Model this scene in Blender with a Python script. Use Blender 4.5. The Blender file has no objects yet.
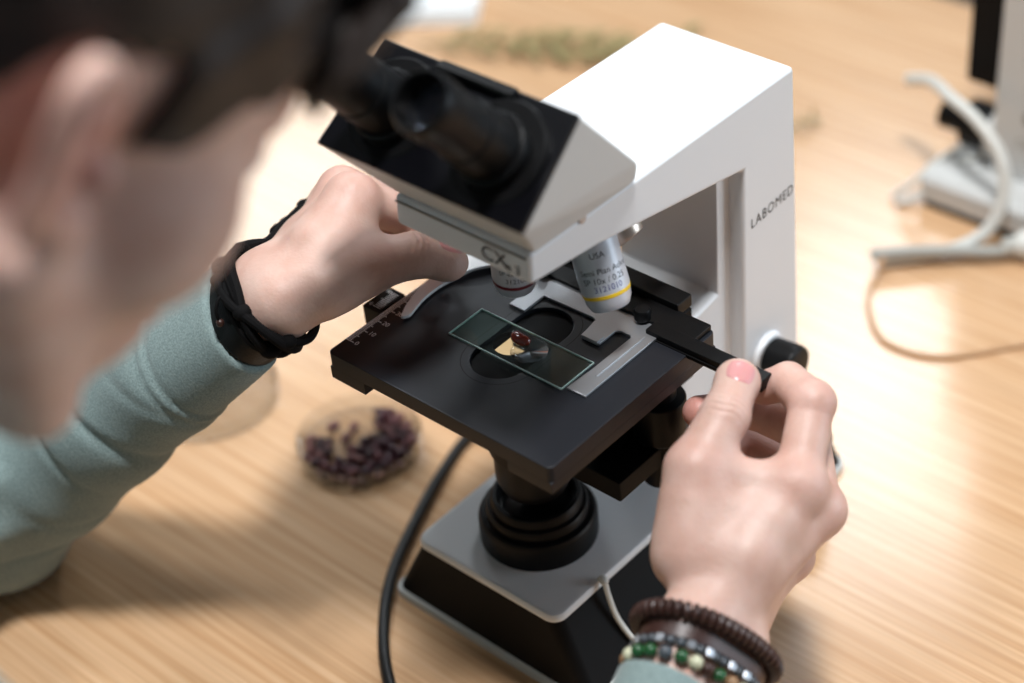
import bpy, bmesh, math, random
import numpy as np
from mathutils import Vector, Matrix
random.seed(7)
np.random.seed(7)

# ------------------------------------------------------------------ frame
# All lengths below are millimetres. x = to the boy's right, y = away from him,
# z = up; (0,0,0) is the middle of the glass slide. The table top is z = -185.
TZ = -185.0
def W(p): return Vector((p[0]*.001, p[1]*.001, (p[2]-TZ)*.001))

scene = bpy.context.scene
col = scene.collection

# ------------------------------------------------------------------ camera
cam_d = bpy.data.cameras.new('camera')
cam = bpy.data.objects.new('camera', cam_d); col.objects.link(cam)
CAM = (522.70, -526.26, 589.52)
CR = Vector((0.74652693, 0.66060825, -0.07933653))
CU = Vector((-0.36526395, 0.5065662, 0.78100764))
CF = Vector((-0.5561293, 0.55406446, -0.61946169))
rot = Matrix((CR, CU, -CF)).transposed().to_4x4()
cam.matrix_world = Matrix.Translation(W(CAM)) @ rot
cam_d.sensor_width = 36.0
cam_d.lens = 1900.0*36.0/1024.0
cam_d.clip_start = 0.02; cam_d.clip_end = 60
cam_d.dof.use_dof = True
cam_d.dof.focus_distance = 0.948
cam_d.dof.aperture_fstop = 2.9
cam_d.dof.aperture_blades = 0
scene.camera = cam

# ------------------------------------------------------------------ light
world = bpy.data.worlds.new('world'); scene.world = world
world.use_nodes = True
bg = world.node_tree.nodes['Background']
bg.inputs[0].default_value = (0.85, 0.92, 1.0, 1); bg.inputs[1].default_value = 0.6
CZ = 1830.0                                # ceiling height
PANELS = []
def panel(cx, cy, sx, sy, deg, power, color):
    """a ceiling lamp panel shining straight down"""
    L = bpy.data.lights.new('ceiling_panel_light', 'AREA'); L.shape = 'RECTANGLE'; L.size = sx*.001; L.size_y = sy*.001
    L.energy = power; L.color = color
    o = bpy.data.objects.new('ceiling_panel_light', L); col.objects.link(o)
    o.location = W((cx, cy, CZ-34)); o.rotation_euler = (0, 0, math.radians(deg))
    PANELS.append((cx, cy, sx, sy, deg))
panel(250, -20, 250, 250, 0, 56, (0.98, 0.99, 1.0))           # over the table
panel(-1230, 2330, 420, 1300, 31, 32, (0.90, 0.96, 1.0))      # towards the far end of the room
panel(-2860, 2040, 620, 900, 54, 30, (0.90, 0.96, 1.0))
panel(-1150, 150, 480, 480, 0, 26, (0.92, 0.97, 1.0))  # added lamp, brightens the base plate shaded by the stage
# daylight through the window in the right-hand wall
WIN = (2500, 800, 2000, 1350)                                   # centre y, centre z, width, height
_l = bpy.data.lights.new('window_light', 'AREA'); _l.shape = 'RECTANGLE'; _l.size = WIN[3]*.001; _l.size_y = WIN[2]*.001
_l.energy = 105; _l.color = (0.74, 0.88, 1.0)
_o = bpy.data.objects.new('window_light', _l); col.objects.link(_o)
_o.location = W((2990, WIN[0], WIN[1])); _o.rotation_euler = (0, math.radians(90), 0)      # shines along -x into the room

vs = scene.view_settings
scene.display_settings.display_device = 'sRGB'
vs.view_transform = 'Standard'; vs.look = 'None'; vs.gamma = 1.0; vs.exposure = -0.53
vs.use_curve_mapping = False

# ------------------------------------------------------------------ materials
def lin(c):
    return tuple(((v/255.)/12.92 if v/255. <= .04045 else ((v/255.+.055)/1.055)**2.4) for v in c) + (1,)
MATS = {}
def mat(name, rgb, rough=.5, metal=0., bump=0., bscale=400., vary=0., vscale=60., **kw):
    """Principled material with a little procedural variation and relief"""
    m = bpy.data.materials.new(name); m.use_nodes = True
    nt = m.node_tree; b = nt.nodes['Principled BSDF']
    c = lin(rgb)
    b.inputs['Base Color'].default_value = c
    b.inputs['Roughness'].default_value = rough
    b.inputs['Metallic'].default_value = metal
    for k, v in kw.items(): b.inputs[k.replace('_', ' ')].default_value = v
    tc = nt.nodes.new('ShaderNodeTexCoord')
    if vary > 0:
        n = nt.nodes.new('ShaderNodeTexNoise'); n.inputs['Scale'].default_value = vscale; n.inputs['Detail'].default_value = 4
        nt.links.new(tc.outputs['Object'], n.inputs['Vector'])
        r = nt.nodes.new('ShaderNodeMapRange'); r.inputs[1].default_value = .3; r.inputs[2].default_value = .7
        r.inputs[3].default_value = 1-vary; r.inputs[4].default_value = 1+vary
        nt.links.new(n.outputs['Fac'], r.inputs[0])
        mx = nt.nodes.new('ShaderNodeVectorMath'); mx.operation = 'SCALE'
        mx.inputs[0].default_value = c[:3]
        nt.links.new(r.outputs[0], mx.inputs['Scale']); nt.links.new(mx.outputs[0], b.inputs['Base Color'])
    if bump > 0:
        n2 = nt.nodes.new('ShaderNodeTexNoise'); n2.inputs['Scale'].default_value = bscale; n2.inputs['Detail'].default_value = 3
        nt.links.new(tc.outputs['Object'], n2.inputs['Vector'])
        bp_ = nt.nodes.new('ShaderNodeBump'); bp_.inputs['Strength'].default_value = bump; bp_.inputs['Distance'].default_value = .0006
        nt.links.new(n2.outputs['Fac'], bp_.inputs['Height']); nt.links.new(bp_.outputs[0], b.inputs['Normal'])
    MATS[name] = m
    return m

mat('white_paint', (236, 238, 240), .42, bump=.05, bscale=900)
mat('grey_paint', (205, 206, 204), .5, bump=.05, bscale=900)
mat('strip_paint', (150, 146, 138), .6)
mat('black_plastic', (12, 12, 13), .42, bump=.04, bscale=1200, Specular_IOR_Level=.2)
mat('black_matte', (9, 9, 10), .6, bump=.05, bscale=900, Specular_IOR_Level=.15)
mat('black_gloss', (8, 8, 12), .3, Specular_IOR_Level=.25)
mat('lens_dark', (12, 13, 16), .35)
mat('stage_black', (17, 20, 28), .46, bump=.06, bscale=2500, Specular_IOR_Level=.5)
mat('rubber', (14, 14, 15), .7, bump=.1)
mat('steel', (178, 180, 184), .40, .85, bump=.05, bscale=1500)
mat('steel_bright', (232, 233, 234), .42, .35)
mat('chrome', (206, 190, 176), .34, .8)
mat('satin_grey', (204, 207, 214), .36, .3)
mat('ink_black', (24, 24, 26), .6)
mat('ink_blue', (40, 44, 120), .6)
mat('ink_white', (238, 240, 244), .6)
mat('band_yellow', (238, 196, 40), .5)
mat('band_red', (110, 22, 36), .45)
mat('band_blue', (40, 90, 170), .45)
mat('seed_bean', (112, 38, 26), .18, vary=.25, vscale=300, Coat_Weight=.6, Coat_Roughness=.08)
for i, c in enumerate([(84, 44, 50), (66, 34, 44), (104, 58, 62), (58, 30, 34), (120, 76, 74)]):
    mat('bean_%d' % i, c, .4, vary=.35, vscale=350)
mat('cable_black', (15, 15, 16), .45)
mat('cable_white', (214, 214, 208), .45)
mat('cable_grey', (168, 168, 162), .5)
mat('cable_beige', (190, 150, 112), .55)
mat('paper_white', (236, 238, 238), .7)
mat('dry_leaf', (150, 138, 92), .8, vary=.35, vscale=200)
mat('leather', (11, 10, 11), .45, bump=.3, bscale=900, Specular_IOR_Level=.3)
mat('cord_dark', (9, 8, 9), .8, bump=.4, bscale=1500, Specular_IOR_Level=.15)
mat('bead_brown', (58, 34, 28), .42, vary=.3, vscale=500)
mat('bead_green', (34, 82, 46), .25, vary=.4, vscale=400)
mat('bead_cream', (206, 206, 176), .35, vary=.15, vscale=400)
mat('bead_grey', (74, 80, 86), .3, vary=.25, vscale=400)
mat('bead_silver', (160, 163, 168), .42, .9)
mat('bead_tan', (150, 116, 84), .45, vary=.3, vscale=400)
mat('nail', (214, 152, 150), .3, Subsurface_Weight=.2, Subsurface_Scale=.002)
mat('hair', (36, 27, 23), .55, bump=.9, bscale=260)
mat('trousers', (38, 42, 54), .85, bump=.3, bscale=900)
mat('shoe', (40, 40, 42), .6)
mat('floor_mat', (62, 58, 56), .6, vary=.15, vscale=6)
mat('wall_paint', (160, 163, 166), .8)
mat('stool_wood', (150, 110, 72), .5, vary=.2, vscale=30)
mat('eye_white', (225, 220, 214), .15)
mat('bulb_glass', (230, 232, 230), .1, Transmission_Weight=.6)

def glass(name, rgb, rough=0., ior=1.5):
    m = bpy.data.materials.new(name); m.use_nodes = True
    b = m.node_tree.nodes['Principled BSDF']
    b.inputs['Base Color'].default_value = lin(rgb); b.inputs['Transmission Weight'].default_value = 1
    b.inputs['Roughness'].default_value = rough; b.inputs['IOR'].default_value = ior
    MATS[name] = m; return m
def thin_clear(name, rgb, refl=1.0, rough=.03):
    """thin clear sheet: passes light straight on, mirrors more at grazing angles"""
    m = bpy.data.materials.new(name); m.use_nodes = True; nt = m.node_tree
    nt.nodes.remove(nt.nodes['Principled BSDF'])
    t = nt.nodes.new('ShaderNodeBsdfTransparent'); t.inputs[0].default_value = lin(rgb)
    g = nt.nodes.new('ShaderNodeBsdfGlossy'); g.inputs['Roughness'].default_value = rough
    f = nt.nodes.new('ShaderNodeLayerWeight'); f.inputs['Blend'].default_value = .5
    pw = nt.nodes.new('ShaderNodeMath'); pw.operation = 'POWER'; pw.inputs[1].default_value = 4.
    nt.links.new(f.outputs['Facing'], pw.inputs[0])
    k = nt.nodes.new('ShaderNodeMath'); k.operation = 'MULTIPLY_ADD'; k.inputs[1].default_value = .7*refl; k.inputs[2].default_value = .035*refl
    k.use_clamp = True
    mx = nt.nodes.new('ShaderNodeMixShader')
    nt.links.new(pw.outputs[0], k.inputs[0]); nt.links.new(k.outputs[0], mx.inputs[0])
    nt.links.new(t.outputs[0], mx.inputs[1]); nt.links.new(g.outputs[0], mx.inputs[2])
    nt.links.new(mx.outputs[0], nt.nodes['Material Output'].inputs[0]); MATS[name] = m
thin_clear('slide_glass', (244, 252, 249))
thin_clear('dish_plastic', (249, 250, 250), 2.2, .10)
thin_clear('water', (252, 253, 253), 1.2, .02)
glass('lens_glass', (205, 215, 235), .02)
mat('glass_edge', (208, 234, 228), .35, Transmission_Weight=.2)

def wood():
    m = bpy.data.materials.new('table_wood'); m.use_nodes = True
    nt = m.node_tree; b = nt.nodes['Principled BSDF']
    tc = nt.nodes.new('ShaderNodeTexCoord')
    def noise(scale, sx, sy, detail=3., dist=0.):
        mp = nt.nodes.new('ShaderNodeMapping'); mp.inputs['Scale'].default_value = (sx, sy, 1)
        mp.inputs['Rotation'].default_value = (0, 0, math.radians(1.5))
        n = nt.nodes.new('ShaderNodeTexNoise'); n.inputs['Scale'].default_value = scale
        n.inputs['Detail'].default_value = detail; n.inputs['Distortion'].default_value = dist
        nt.links.new(tc.outputs['Object'], mp.inputs[0]); nt.links.new(mp.outputs[0], n.inputs['Vector'])
        return n
    n1 = noise(1., 5, 250, 4, .3)     # fine straight grain along the table
    n2 = noise(1., 1.2, 26, 3, .2)       # broad bands
    n3 = noise(1., 14, 520, 2)
    r1 = nt.nodes.new('ShaderNodeValToRGB')
    r1.color_ramp.elements[0].position = .34; r1.color_ramp.elements[0].color = lin((199, 155, 113))
    r1.color_ramp.elements[1].position = .66; r1.color_ramp.elements[1].color = lin((221, 182, 143))
    nt.links.new(n1.outputs['Fac'], r1.inputs[0])
    r2 = nt.nodes.new('ShaderNodeMapRange'); r2.inputs[1].default_value = .3; r2.inputs[2].default_value = .7
    r2.inputs[3].default_value = .965; r2.inputs[4].default_value = 1.03
    nt.links.new(n2.outputs['Fac'], r2.inputs[0])
    r3 = nt.nodes.new('ShaderNodeMapRange'); r3.inputs[1].default_value = .3; r3.inputs[2].default_value = .7
    r3.inputs[3].default_value = .95; r3.inputs[4].default_value = 1.05
    nt.links.new(n3.outputs['Fac'], r3.inputs[0])
    mu = nt.nodes.new('ShaderNodeMath'); mu.operation = 'MULTIPLY'
    nt.links.new(r2.outputs[0], mu.inputs[0]); nt.links.new(r3.outputs[0], mu.inputs[1])
    v = nt.nodes.new('ShaderNodeVectorMath'); v.operation = 'SCALE'
    nt.links.new(r1.outputs[0], v.inputs[0]); nt.links.new(mu.outputs[0], v.inputs['Scale'])
    nt.links.new(v.outputs[0], b.inputs['Base Color'])
    b.inputs['Roughness'].default_value = .2
    b.inputs['Specular IOR Level'].default_value = .62
    bm_ = nt.nodes.new('ShaderNodeBump'); bm_.inputs['Strength'].default_value = .04; bm_.inputs['Distance'].default_value = .0004
    nt.links.new(n1.outputs['Fac'], bm_.inputs['Height']); nt.links.new(bm_.outputs[0], b.inputs['Normal'])
    MATS['table_wood'] = m
wood()

def skin_mat():
    m = bpy.data.materials.new('skin'); m.use_nodes = True
    nt = m.node_tree; b = nt.nodes['Principled BSDF']
    tc = nt.nodes.new('ShaderNodeTexCoord')
    n = nt.nodes.new('ShaderNodeTexNoise'); n.inputs['Scale'].default_value = 55; n.inputs['Detail'].default_value = 4
    nt.links.new(tc.outputs['Object'], n.inputs['Vector'])
    r = nt.nodes.new('ShaderNodeValToRGB')
    r.color_ramp.elements[0].position = .3; r.color_ramp.elements[0].color = lin((203, 162, 146))
    r.color_ramp.elements[1].position = .7; r.color_ramp.elements[1].color = lin((219, 186, 172))
    nt.links.new(n.outputs['Fac'], r.inputs[0])
    at = nt.nodes.new('ShaderNodeVertexColor'); at.layer_name = 'flush'
    mx = nt.nodes.new('ShaderNodeMix'); mx.data_type = 'RGBA'
    nt.links.new(at.outputs['Color'], mx.inputs['Factor'])
    nt.links.new(r.outputs[0], mx.inputs[6]); mx.inputs[7].default_value = lin((192, 112, 102))
    nt.links.new(mx.outputs[2], b.inputs['Base Color'])
    b.inputs['Roughness'].default_value = .48
    b.inputs['Subsurface Weight'].default_value = .15
    b.inputs['Subsurface Radius'].default_value = (1., .35, .2)
    b.inputs['Subsurface Scale'].default_value = .004
    n2 = nt.nodes.new('ShaderNodeTexNoise'); n2.inputs['Scale'].default_value = 620; n2.inputs['Detail'].default_value = 5
    nt.links.new(tc.outputs['Object'], n2.inputs['Vector'])
    bu = nt.nodes.new('ShaderNodeBump'); bu.inputs['Strength'].default_value = .38; bu.inputs['Distance'].default_value = .0005
    nt.links.new(n2.outputs['Fac'], bu.inputs['Height']); nt.links.new(bu.outputs[0], b.inputs['Normal'])
    MATS['skin'] = m
skin_mat()

def fabric_mat():
    m = bpy.data.materials.new('sweat_fabric'); m.use_nodes = True
    nt = m.node_tree; b = nt.nodes['Principled BSDF']
    tc = nt.nodes.new('ShaderNodeTexCoord')
    n = nt.nodes.new('ShaderNodeTexNoise'); n.inputs['Scale'].default_value = 900; n.inputs['Detail'].default_value = 4
    nt.links.new(tc.outputs['Object'], n.inputs['Vector'])
    r = nt.nodes.new('ShaderNodeValToRGB')
    r.color_ramp.elements[0].position = .32; r.color_ramp.elements[0].color = lin((112, 130, 129))
    r.color_ramp.elements[1].position = .70; r.color_ramp.elements[1].color = lin((140, 157, 155))
    nt.links.new(n.outputs['Fac'], r.inputs[0]); nt.links.new(r.outputs[0], b.inputs['Base Color'])
    b.inputs['Roughness'].default_value = .9
    b.inputs['Sheen Weight'].default_value = .25
    n2 = nt.nodes.new('ShaderNodeTexNoise'); n2.inputs['Scale'].default_value = 900
    nt.links.new(tc.outputs['Object'], n2.inputs['Vector'])
    bu = nt.nodes.new('ShaderNodeBump'); bu.inputs['Strength'].default_value = .4; bu.inputs['Distance'].default_value = .0006
    nt.links.new(n2.outputs['Fac'], bu.inputs['Height']); nt.links.new(bu.outputs[0], b.inputs['Normal'])
    MATS['sweat_fabric'] = m
fabric_mat()

# ------------------------------------------------------------------ object helpers
def tag(o, label=None, cat=None, group=None, kind=None):
    if label: o['label'] = label
    if cat: o['category'] = cat
    if group: o['group'] = group
    if kind: o['kind'] = kind
    return o
def thing(name, base, label, cat, group=None):
    o = bpy.data.objects.new(name, None); col.objects.link(o)
    o.empty_display_size = .02
    o.location = W(base); o['base'] = [float(v) for v in base]
    return tag(o, label, cat, group)
def root_of(o):
    while o.parent: o = o.parent
    return o
def world_loc(o):
    v = Vector(o.location)
    while o.parent: o = o.parent; v = v + Vector(o.location)
    return v
def put(name, verts, faces, material, parent=None, smooth=True, angle=35, origin=None):
    """verts in scene millimetres -> ONE mesh object"""
    v = np.asarray(verts, float).reshape(-1, 3)
    if origin is None:
        lo = v.min(0); hi = v.max(0)
        origin = ((lo[0]+hi[0])/2, (lo[1]+hi[1])/2, lo[2])
    o0 = W(origin)
    w = v*.001; w[:, 2] -= TZ*.001
    w -= np.array(o0)
    me = bpy.data.meshes.new(name)
    me.from_pydata(w.tolist(), [], [list(map(int, f)) for f in faces])
    me.validate(); me.update()
    if smooth:
        me.polygons.foreach_set('use_smooth', [True]*len(me.polygons))
        if angle < 180 and len(me.edges) < 400000: me.set_sharp_from_angle(angle=math.radians(angle))
    me.materials.append(MATS[material])
    o = bpy.data.objects.new(name, me); col.objects.link(o)
    if smooth and angle < 100 and len(me.polygons) < 20000:
        wn = o.modifiers.new('weighted_normals', 'WEIGHTED_NORMAL'); wn.keep_sharp = True; wn.weight = 100
    if parent is not None:
        o.parent = parent; o.location = o0 - world_loc(parent)
    else:
        o.location = o0
    return o

class MB:
    """mesh builder; everything in scene millimetres"""
    def __init__(s): s.v = []; s.f = []
    def add(s, vs_, fs):
        n = len(s.v); s.v += [tuple(map(float, p)) for p in vs_]; s.f += [tuple(i+n for i in f) for f in fs]; return s
    def bm(s, b):
        b.verts.ensure_lookup_table(); b.verts.index_update()
        return s.add([v.co[:] for v in b.verts], [[v.index for v in f.verts] for f in b.faces])
    def box(s, x0, x1, y0, y1, z0, z1, bev=0., seg=2):
        b = bmesh.new(); bmesh.ops.create_cube(b, size=1)
        for v in b.verts: v.co = (x0+(v.co.x+.5)*(x1-x0), y0+(v.co.y+.5)*(y1-y0), z0+(v.co.z+.5)*(z1-z0))
        if bev: bmesh.ops.bevel(b, geom=b.edges[:], offset=bev, segments=seg, profile=.5, affect='EDGES')
        s.bm(b); b.free(); return s
    def hull(s, pts, bev=0., seg=3):
        b = bmesh.new()
        for p in pts: b.verts.new(p)
        r = bmesh.ops.convex_hull(b, input=b.verts[:])
        bmesh.ops.dissolve_limit(b, angle_limit=math.radians(2), verts=b.verts[:], edges=b.edges[:])
        if bev: bmesh.ops.bevel(b, geom=b.edges[:], offset=bev, segments=seg, profile=.5, affect='EDGES', clamp_overlap=True)
        s.bm(b); b.free(); return s
    def prism(s, poly, axis, a0, a1, bev=0., seg=2):
        """closed 2D outline extruded along axis ('x': outline is (y,z); 'z': outline is (x,y); 'y': (x,z))"""
        mk = {'x': lambda p, a: (a, p[0], p[1]), 'y': lambda p, a: (p[0], a, p[1]), 'z': lambda p, a: (p[0], p[1], a)}[axis]
        b = bmesh.new()
        A = [b.verts.new(mk(p, a0)) for p in poly]; B = [b.verts.new(mk(p, a1)) for p in poly]
        n = len(poly)
        b.faces.new(A); b.faces.new(B[::-1])
        for i in range(n): b.faces.new((A[i], B[i], B[(i+1) % n], A[(i+1) % n]))
        bmesh.ops.recalc_face_normals(b, faces=b.faces[:])
        if bev:
            bmesh.ops.bevel(b, geom=[e for e in b.edges if e.calc_face_angle(0) > .3], offset=bev, segments=seg, profile=.5, affect='EDGES', clamp_overlap=True)
        s.bm(b); b.free(); return s
    def lathe(s, c, ax, prof, n=48, cap=True):
        """prof = [(radius, distance along axis)], revolved about the axis through c"""
        ax = Vector(ax).normalized(); c = Vector(c)
        u = ax.orthogonal().normalized(); w = ax.cross(u)
        vs_ = []; fs = []
        for r, t in prof:
            for k in range(n):
                a = 2*math.pi*k/n
                vs_.append(c+ax*t+(u*math.cos(a)+w*math.sin(a))*r)
        m = len(prof)
        for i in range(m-1):
            for k in range(n):
                fs.append((i*n+k, i*n+(k+1) % n, (i+1)*n+(k+1) % n, (i+1)*n+k))
        if cap:
            fs.append(tuple(range(n))[::-1]); fs.append(tuple(range((m-1)*n, m*n)))
        return s.add(vs_, fs)
    def tube(s, pts, r, n=12, closed=False, cap=True):
        P_ = [Vector(p) for p in pts]; m = len(P_)
        rr = r if hasattr(r, '__len__') else [r]*m
        T = []
        for i in range(m):
            a = P_[(i-1) % m] if (closed or i > 0) else P_[i]
            b = P_[(i+1) % m] if (closed or i < m-1) else P_[i]
            T.append((b-a).normalized())
        u = T[0].orthogonal().normalized(); vs_ = []; fs = []
        for i in range(m):
            u = (u-T[i]*u.dot(T[i])).normalized(); w = T[i].cross(u)
            for k in range(n):
                a = 2*math.pi*k/n; vs_.append(P_[i]+(u*math.cos(a)+w*math.sin(a))*rr[i])
        for i in range(m if closed else m-1):
            j = (i+1) % m
            for k in range(n): fs.append((i*n+k, i*n+(k+1) % n, j*n+(k+1) % n, j*n+k))
        if cap and not closed:
            fs.append(tuple(range(n))[::-1]); fs.append(tuple(range((m-1)*n, m*n)))
        return s.add(vs_, fs)
    def ball(s, c, r, n=14, m=9, sc=(1, 1, 1), R=None):
        vs_ = []; fs = []
        for i in range(m+1):
            t = math.pi*i/m
            for k in range(n):
                a = 2*math.pi*k/n
                q = Vector((math.sin(t)*math.cos(a)*r*sc[0], math.sin(t)*math.sin(a)*r*sc[1], math.cos(t)*r*sc[2]))
                if R is not None: q = R @ q
                vs_.append(Vector(c)+q)
        for i in range(m):
            for k in range(n): fs.append((i*n+k, (i+1)*n+k, (i+1)*n+(k+1) % n, i*n+(k+1) % n))
        return s.add(vs_, fs)
    def build(s, name, material, parent=None, **kw):
        return put(name, s.v, s.f, material, parent, **kw)

def spline(pts, n=8, closed=False):
    """Catmull-Rom through pts"""
    P_ = [np.array(p, float) for p in pts]; m = len(P_); out = []
    for i in range(m if closed else m-1):
        p0 = P_[i-1] if (i > 0 or closed) else 2*P_[0]-P_[1]
        p1 = P_[i]; p2 = P_[(i+1) % m]
        p3 = P_[(i+2) % m] if (i+2 < m or closed) else 2*P_[-1]-P_[-2]
        for k in range(n):
            t = k/n
            out.append(.5*((2*p1)+(-p0+p2)*t+(2*p0-5*p1+4*p2-p3)*t*t+(-p0+3*p1-3*p2+p3)*t**3))
    if not closed: out.append(P_[-1])
    return out

def lettering(name, text, height, origin, right, up, material, parent, wrap=None, align='LEFT', depth=.15, spacing=1.0, width=None):
    """flat printed letters as a thin mesh; wrap=f(u,v)->point lays them on a curved surface"""
    cu = bpy.data.curves.new(name, 'FONT'); cu.body = text; cu.size = 1.0; cu.align_x = align; cu.align_y = 'BOTTOM_BASELINE'
    cu.resolution_u = 3; cu.space_character = spacing
    t = bpy.data.objects.new(name, cu); col.objects.link(t)
    dg = bpy.context.evaluated_depsgraph_get()
    me = bpy.data.meshes.new_from_object(t.evaluated_get(dg))
    vs_ = [v.co.copy() for v in me.vertices]; fs = [tuple(p.vertices) for p in me.polygons]
    bpy.data.objects.remove(t); bpy.data.curves.remove(cu); bpy.data.meshes.remove(me)
    k = height/0.70; kx = k
    if width: xs = [v.x for v in vs_]; kx = width/(max(xs)-min(xs))
    r = Vector(right).normalized(); u = Vector(up).normalized(); nn = r.cross(u)
    out = []
    for v in vs_:
        if wrap: out.append(wrap(v.x*kx, v.y*k))
        else: out.append(Vector(origin)+r*v.x*kx+u*v.y*k+nn*depth)
    return put(name, out, fs, material, parent, smooth=False)
# ------------------------------------------------------------------ setting
FZ = TZ-735
RX0, RX1, RY0, RY1 = -4000, 3000, -2600, 3800
tag(MB().box(RX0, RX1, RY0, RY1, FZ-60, FZ).build('floor', 'floor_mat', smooth=False), 'dark floor under the table', kind='structure')
tag(MB().box(RX0, RX1, RY0, RY1, CZ, CZ+60).build('ceiling', 'wall_paint', smooth=False), kind='structure')
tag(MB().box(RX0-80, RX0, RY0, RY1, FZ-60, CZ+60).build('wall_left', 'wall_paint', smooth=False), kind='structure')
wy0, wy1, wz0, wz1 = WIN[0]-WIN[2]/2, WIN[0]+WIN[2]/2, WIN[1]-WIN[3]/2, WIN[1]+WIN[3]/2
wr_ = MB()
for (y0, y1, z0, z1) in ((RY0, wy0, FZ-60, CZ+60), (wy1, RY1, FZ-60, CZ+60), (wy0, wy1, FZ-60, wz0), (wy0, wy1, wz1, CZ+60)): wr_.box(RX1, RX1+80, y0, y1, z0, z1)
tag(wr_.build('wall_right', 'wall_paint', smooth=False), kind='structure')
wf = MB()
for (y0, y1, z0, z1) in ((wy0-60, wy0, wz0-60, wz1+60), (wy1, wy1+60, wz0-60, wz1+60), (wy0, wy1, wz0-60, wz0), (wy0, wy1, wz1, wz1+60)): wf.box(RX1-18, RX1, y0, y1, z0, z1)
tag(wf.build('window_1', 'white_paint', smooth=False), kind='structure')
tag(MB().box(RX0-80, RX1+80, RY1, RY1+80, FZ-60, CZ+60).build('wall_back', 'wall_paint', smooth=False), kind='structure')
tag(MB().box(RX0-80, RX1+80, RY0-80, RY0, FZ-60, CZ+60).build('wall_front', 'wall_paint', smooth=False), kind='structure')
for i, (cx, cy, sx, sy, deg) in enumerate(PANELS):
    R = Matrix.Rotation(math.radians(deg), 3, 'Z'); m = MB()
    for (x0, x1, y0, y1) in ((-sx/2-30, sx/2+30, sy/2, sy/2+30), (-sx/2-30, sx/2+30, -sy/2-30, -sy/2), (-sx/2-30, -sx/2, -sy/2, sy/2), (sx/2, sx/2+30, -sy/2, sy/2)):
        q = MB().box(x0, x1, y0, y1, CZ-40, CZ); m.add([Vector((cx, cy, 0))+R @ Vector(v) for v in q.v], q.f)
    lp = thing('ceiling_lamp', (cx, cy, CZ-40), ('square ceiling lamp panel right over the table', 'long ceiling lamp panel at the far end of the room', 'ceiling lamp panel nearest the left wall', 'added square lamp panel left of the table, brightening the microscope base')[i], 'lamp')
    m.build('frame', 'white_paint', lp, smooth=False)

tb = thing('table', (-200, 190, FZ), 'pale wood veneer table with straight grain under the microscopes', 'table')
MB().box(-1150, 760, -345, 717, TZ-26, TZ, 1.2, 2).build('tabletop', 'table_wood', tb)
for (x, y) in ((-1090, -290), (700, -290), (-1090, 660), (700, 660)):
    MB().box(x-22, x+22, y-22, y+22, FZ, TZ-26, 2, 2).build('leg', 'strip_paint', tb)
MB().box(-1070, 680, -282, -262, TZ-90, TZ-26, 1).build('apron', 'strip_paint', tb)
MB().box(-1070, 680, 632, 652, TZ-90, TZ-26, 1).build('apron', 'strip_paint', tb)

# ------------------------------------------------------------------ the microscope
XC = -3.0; AY = 4.0                       # optical axis
XL, XR = -46.0, 40.0                      # sides of the arm
ms = thing('microscope', (XC, 70, TZ), 'white and black binocular microscope with a glass slide on its stage', 'microscope')

def rrect(x0, x1, y0, y1, r, n=6):
    out = []
    for (cx, cy, a0) in ((x1-r, y1-r, 0), (x0+r, y1-r, 90), (x0+r, y0+r, 180), (x1-r, y0+r, 270)):
        for k in range(n+1):
            a = math.radians(a0+90*k/n); out.append((cx+r*math.cos(a), cy+r*math.sin(a)))
    return out
def loft(loops, caps=True):
    """loops: list of (outline, z) with the same point count"""
    m = MB(); n = len(loops[0][0]); vs_ = []; fs = []
    for o, z in loops: vs_ += [(p[0], p[1], z) for p in o]
    for i in range(len(loops)-1):
        for k in range(n): fs.append((i*n+k, i*n+(k+1) % n, (i+1)*n+(k+1) % n, (i+1)*n+k))
    if caps: fs.append(tuple(range(n))[::-1]); fs.append(tuple(range((len(loops)-1)*n, len(loops)*n)))
    return m.add(vs_, fs)
# base: pale foot strip, black flared body, white top plate
loft([(rrect(-76, 70, -45, 196, 8), TZ), (rrect(-76, 70, -45, 196, 8), TZ+4.4), (rrect(-74.5, 68.5, -43.5, 194.5, 7), TZ+5.6)]).build('base_strip', 'grey_paint', ms)
loft([(rrect(-74, 68, -43, 194, 7), TZ+5.6), (rrect(-53, 47, -41, 191, 8), -137)]).build('base_body', 'black_matte', ms)
loft([(rrect(-53, 47, -41, 191, 8), -137), (rrect(-54, 48, -42, 192, 8), -135.5), (rrect(-54, 48, -42, 192, 8), -133.2), (rrect(-53, 47, -41, 191, 7.4), -131.6), (rrect(-51, 45, -39, 189, 6), -131)]).build('base_top_plate', 'white_paint', ms)
# illuminator on the base
il = MB().lathe((XC, AY, -131), (0, 0, 1), [(32, 0), (32.3, 1), (32.3, 14), (31, 16.5), (29.5, 17), (28, 17), (27.6, 21), (26.8, 22.6), (25, 23), (24.4, 27.5), (23.6, 28.6), (21.6, 28.6), (20.6, 27.4), (19.5, 21), (0.5, 20)], 72).build('illuminator', 'black_plastic', ms)
MB().lathe((XC, AY, -131), (0, 0, 1), [(19.4, 20.4), (16, 22.6), (10, 24.2), (4, 24.9), (.4, 25)], 48).build('field_lens', 'lens_dark', il)

# arm: flat top, sloping underside, upright pillar
prof = [(177, 87.5), (187, -131), (133, -131), (133, 47), (19, 68), (-29.5, 73.5), (-28.5, 90.5)]
arm = MB().prism(prof, 'x', XL, XR, 2.6, 3).build('arm', 'white_paint', ms)
# inner column between the sides of the arm, with the ledge that carries the stage
MB().box(-37, 30.5, 122.5, 136, -32, 48, 1.2).build('inner_column', 'white_paint', ms)
MB().prism([(136, -29), (122, -29), (92, -34), (88, -40), (88, -131), (136, -131)], 'x', -37, 30.5, 2, 3).build('focus_block', 'white_paint', ms)
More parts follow.
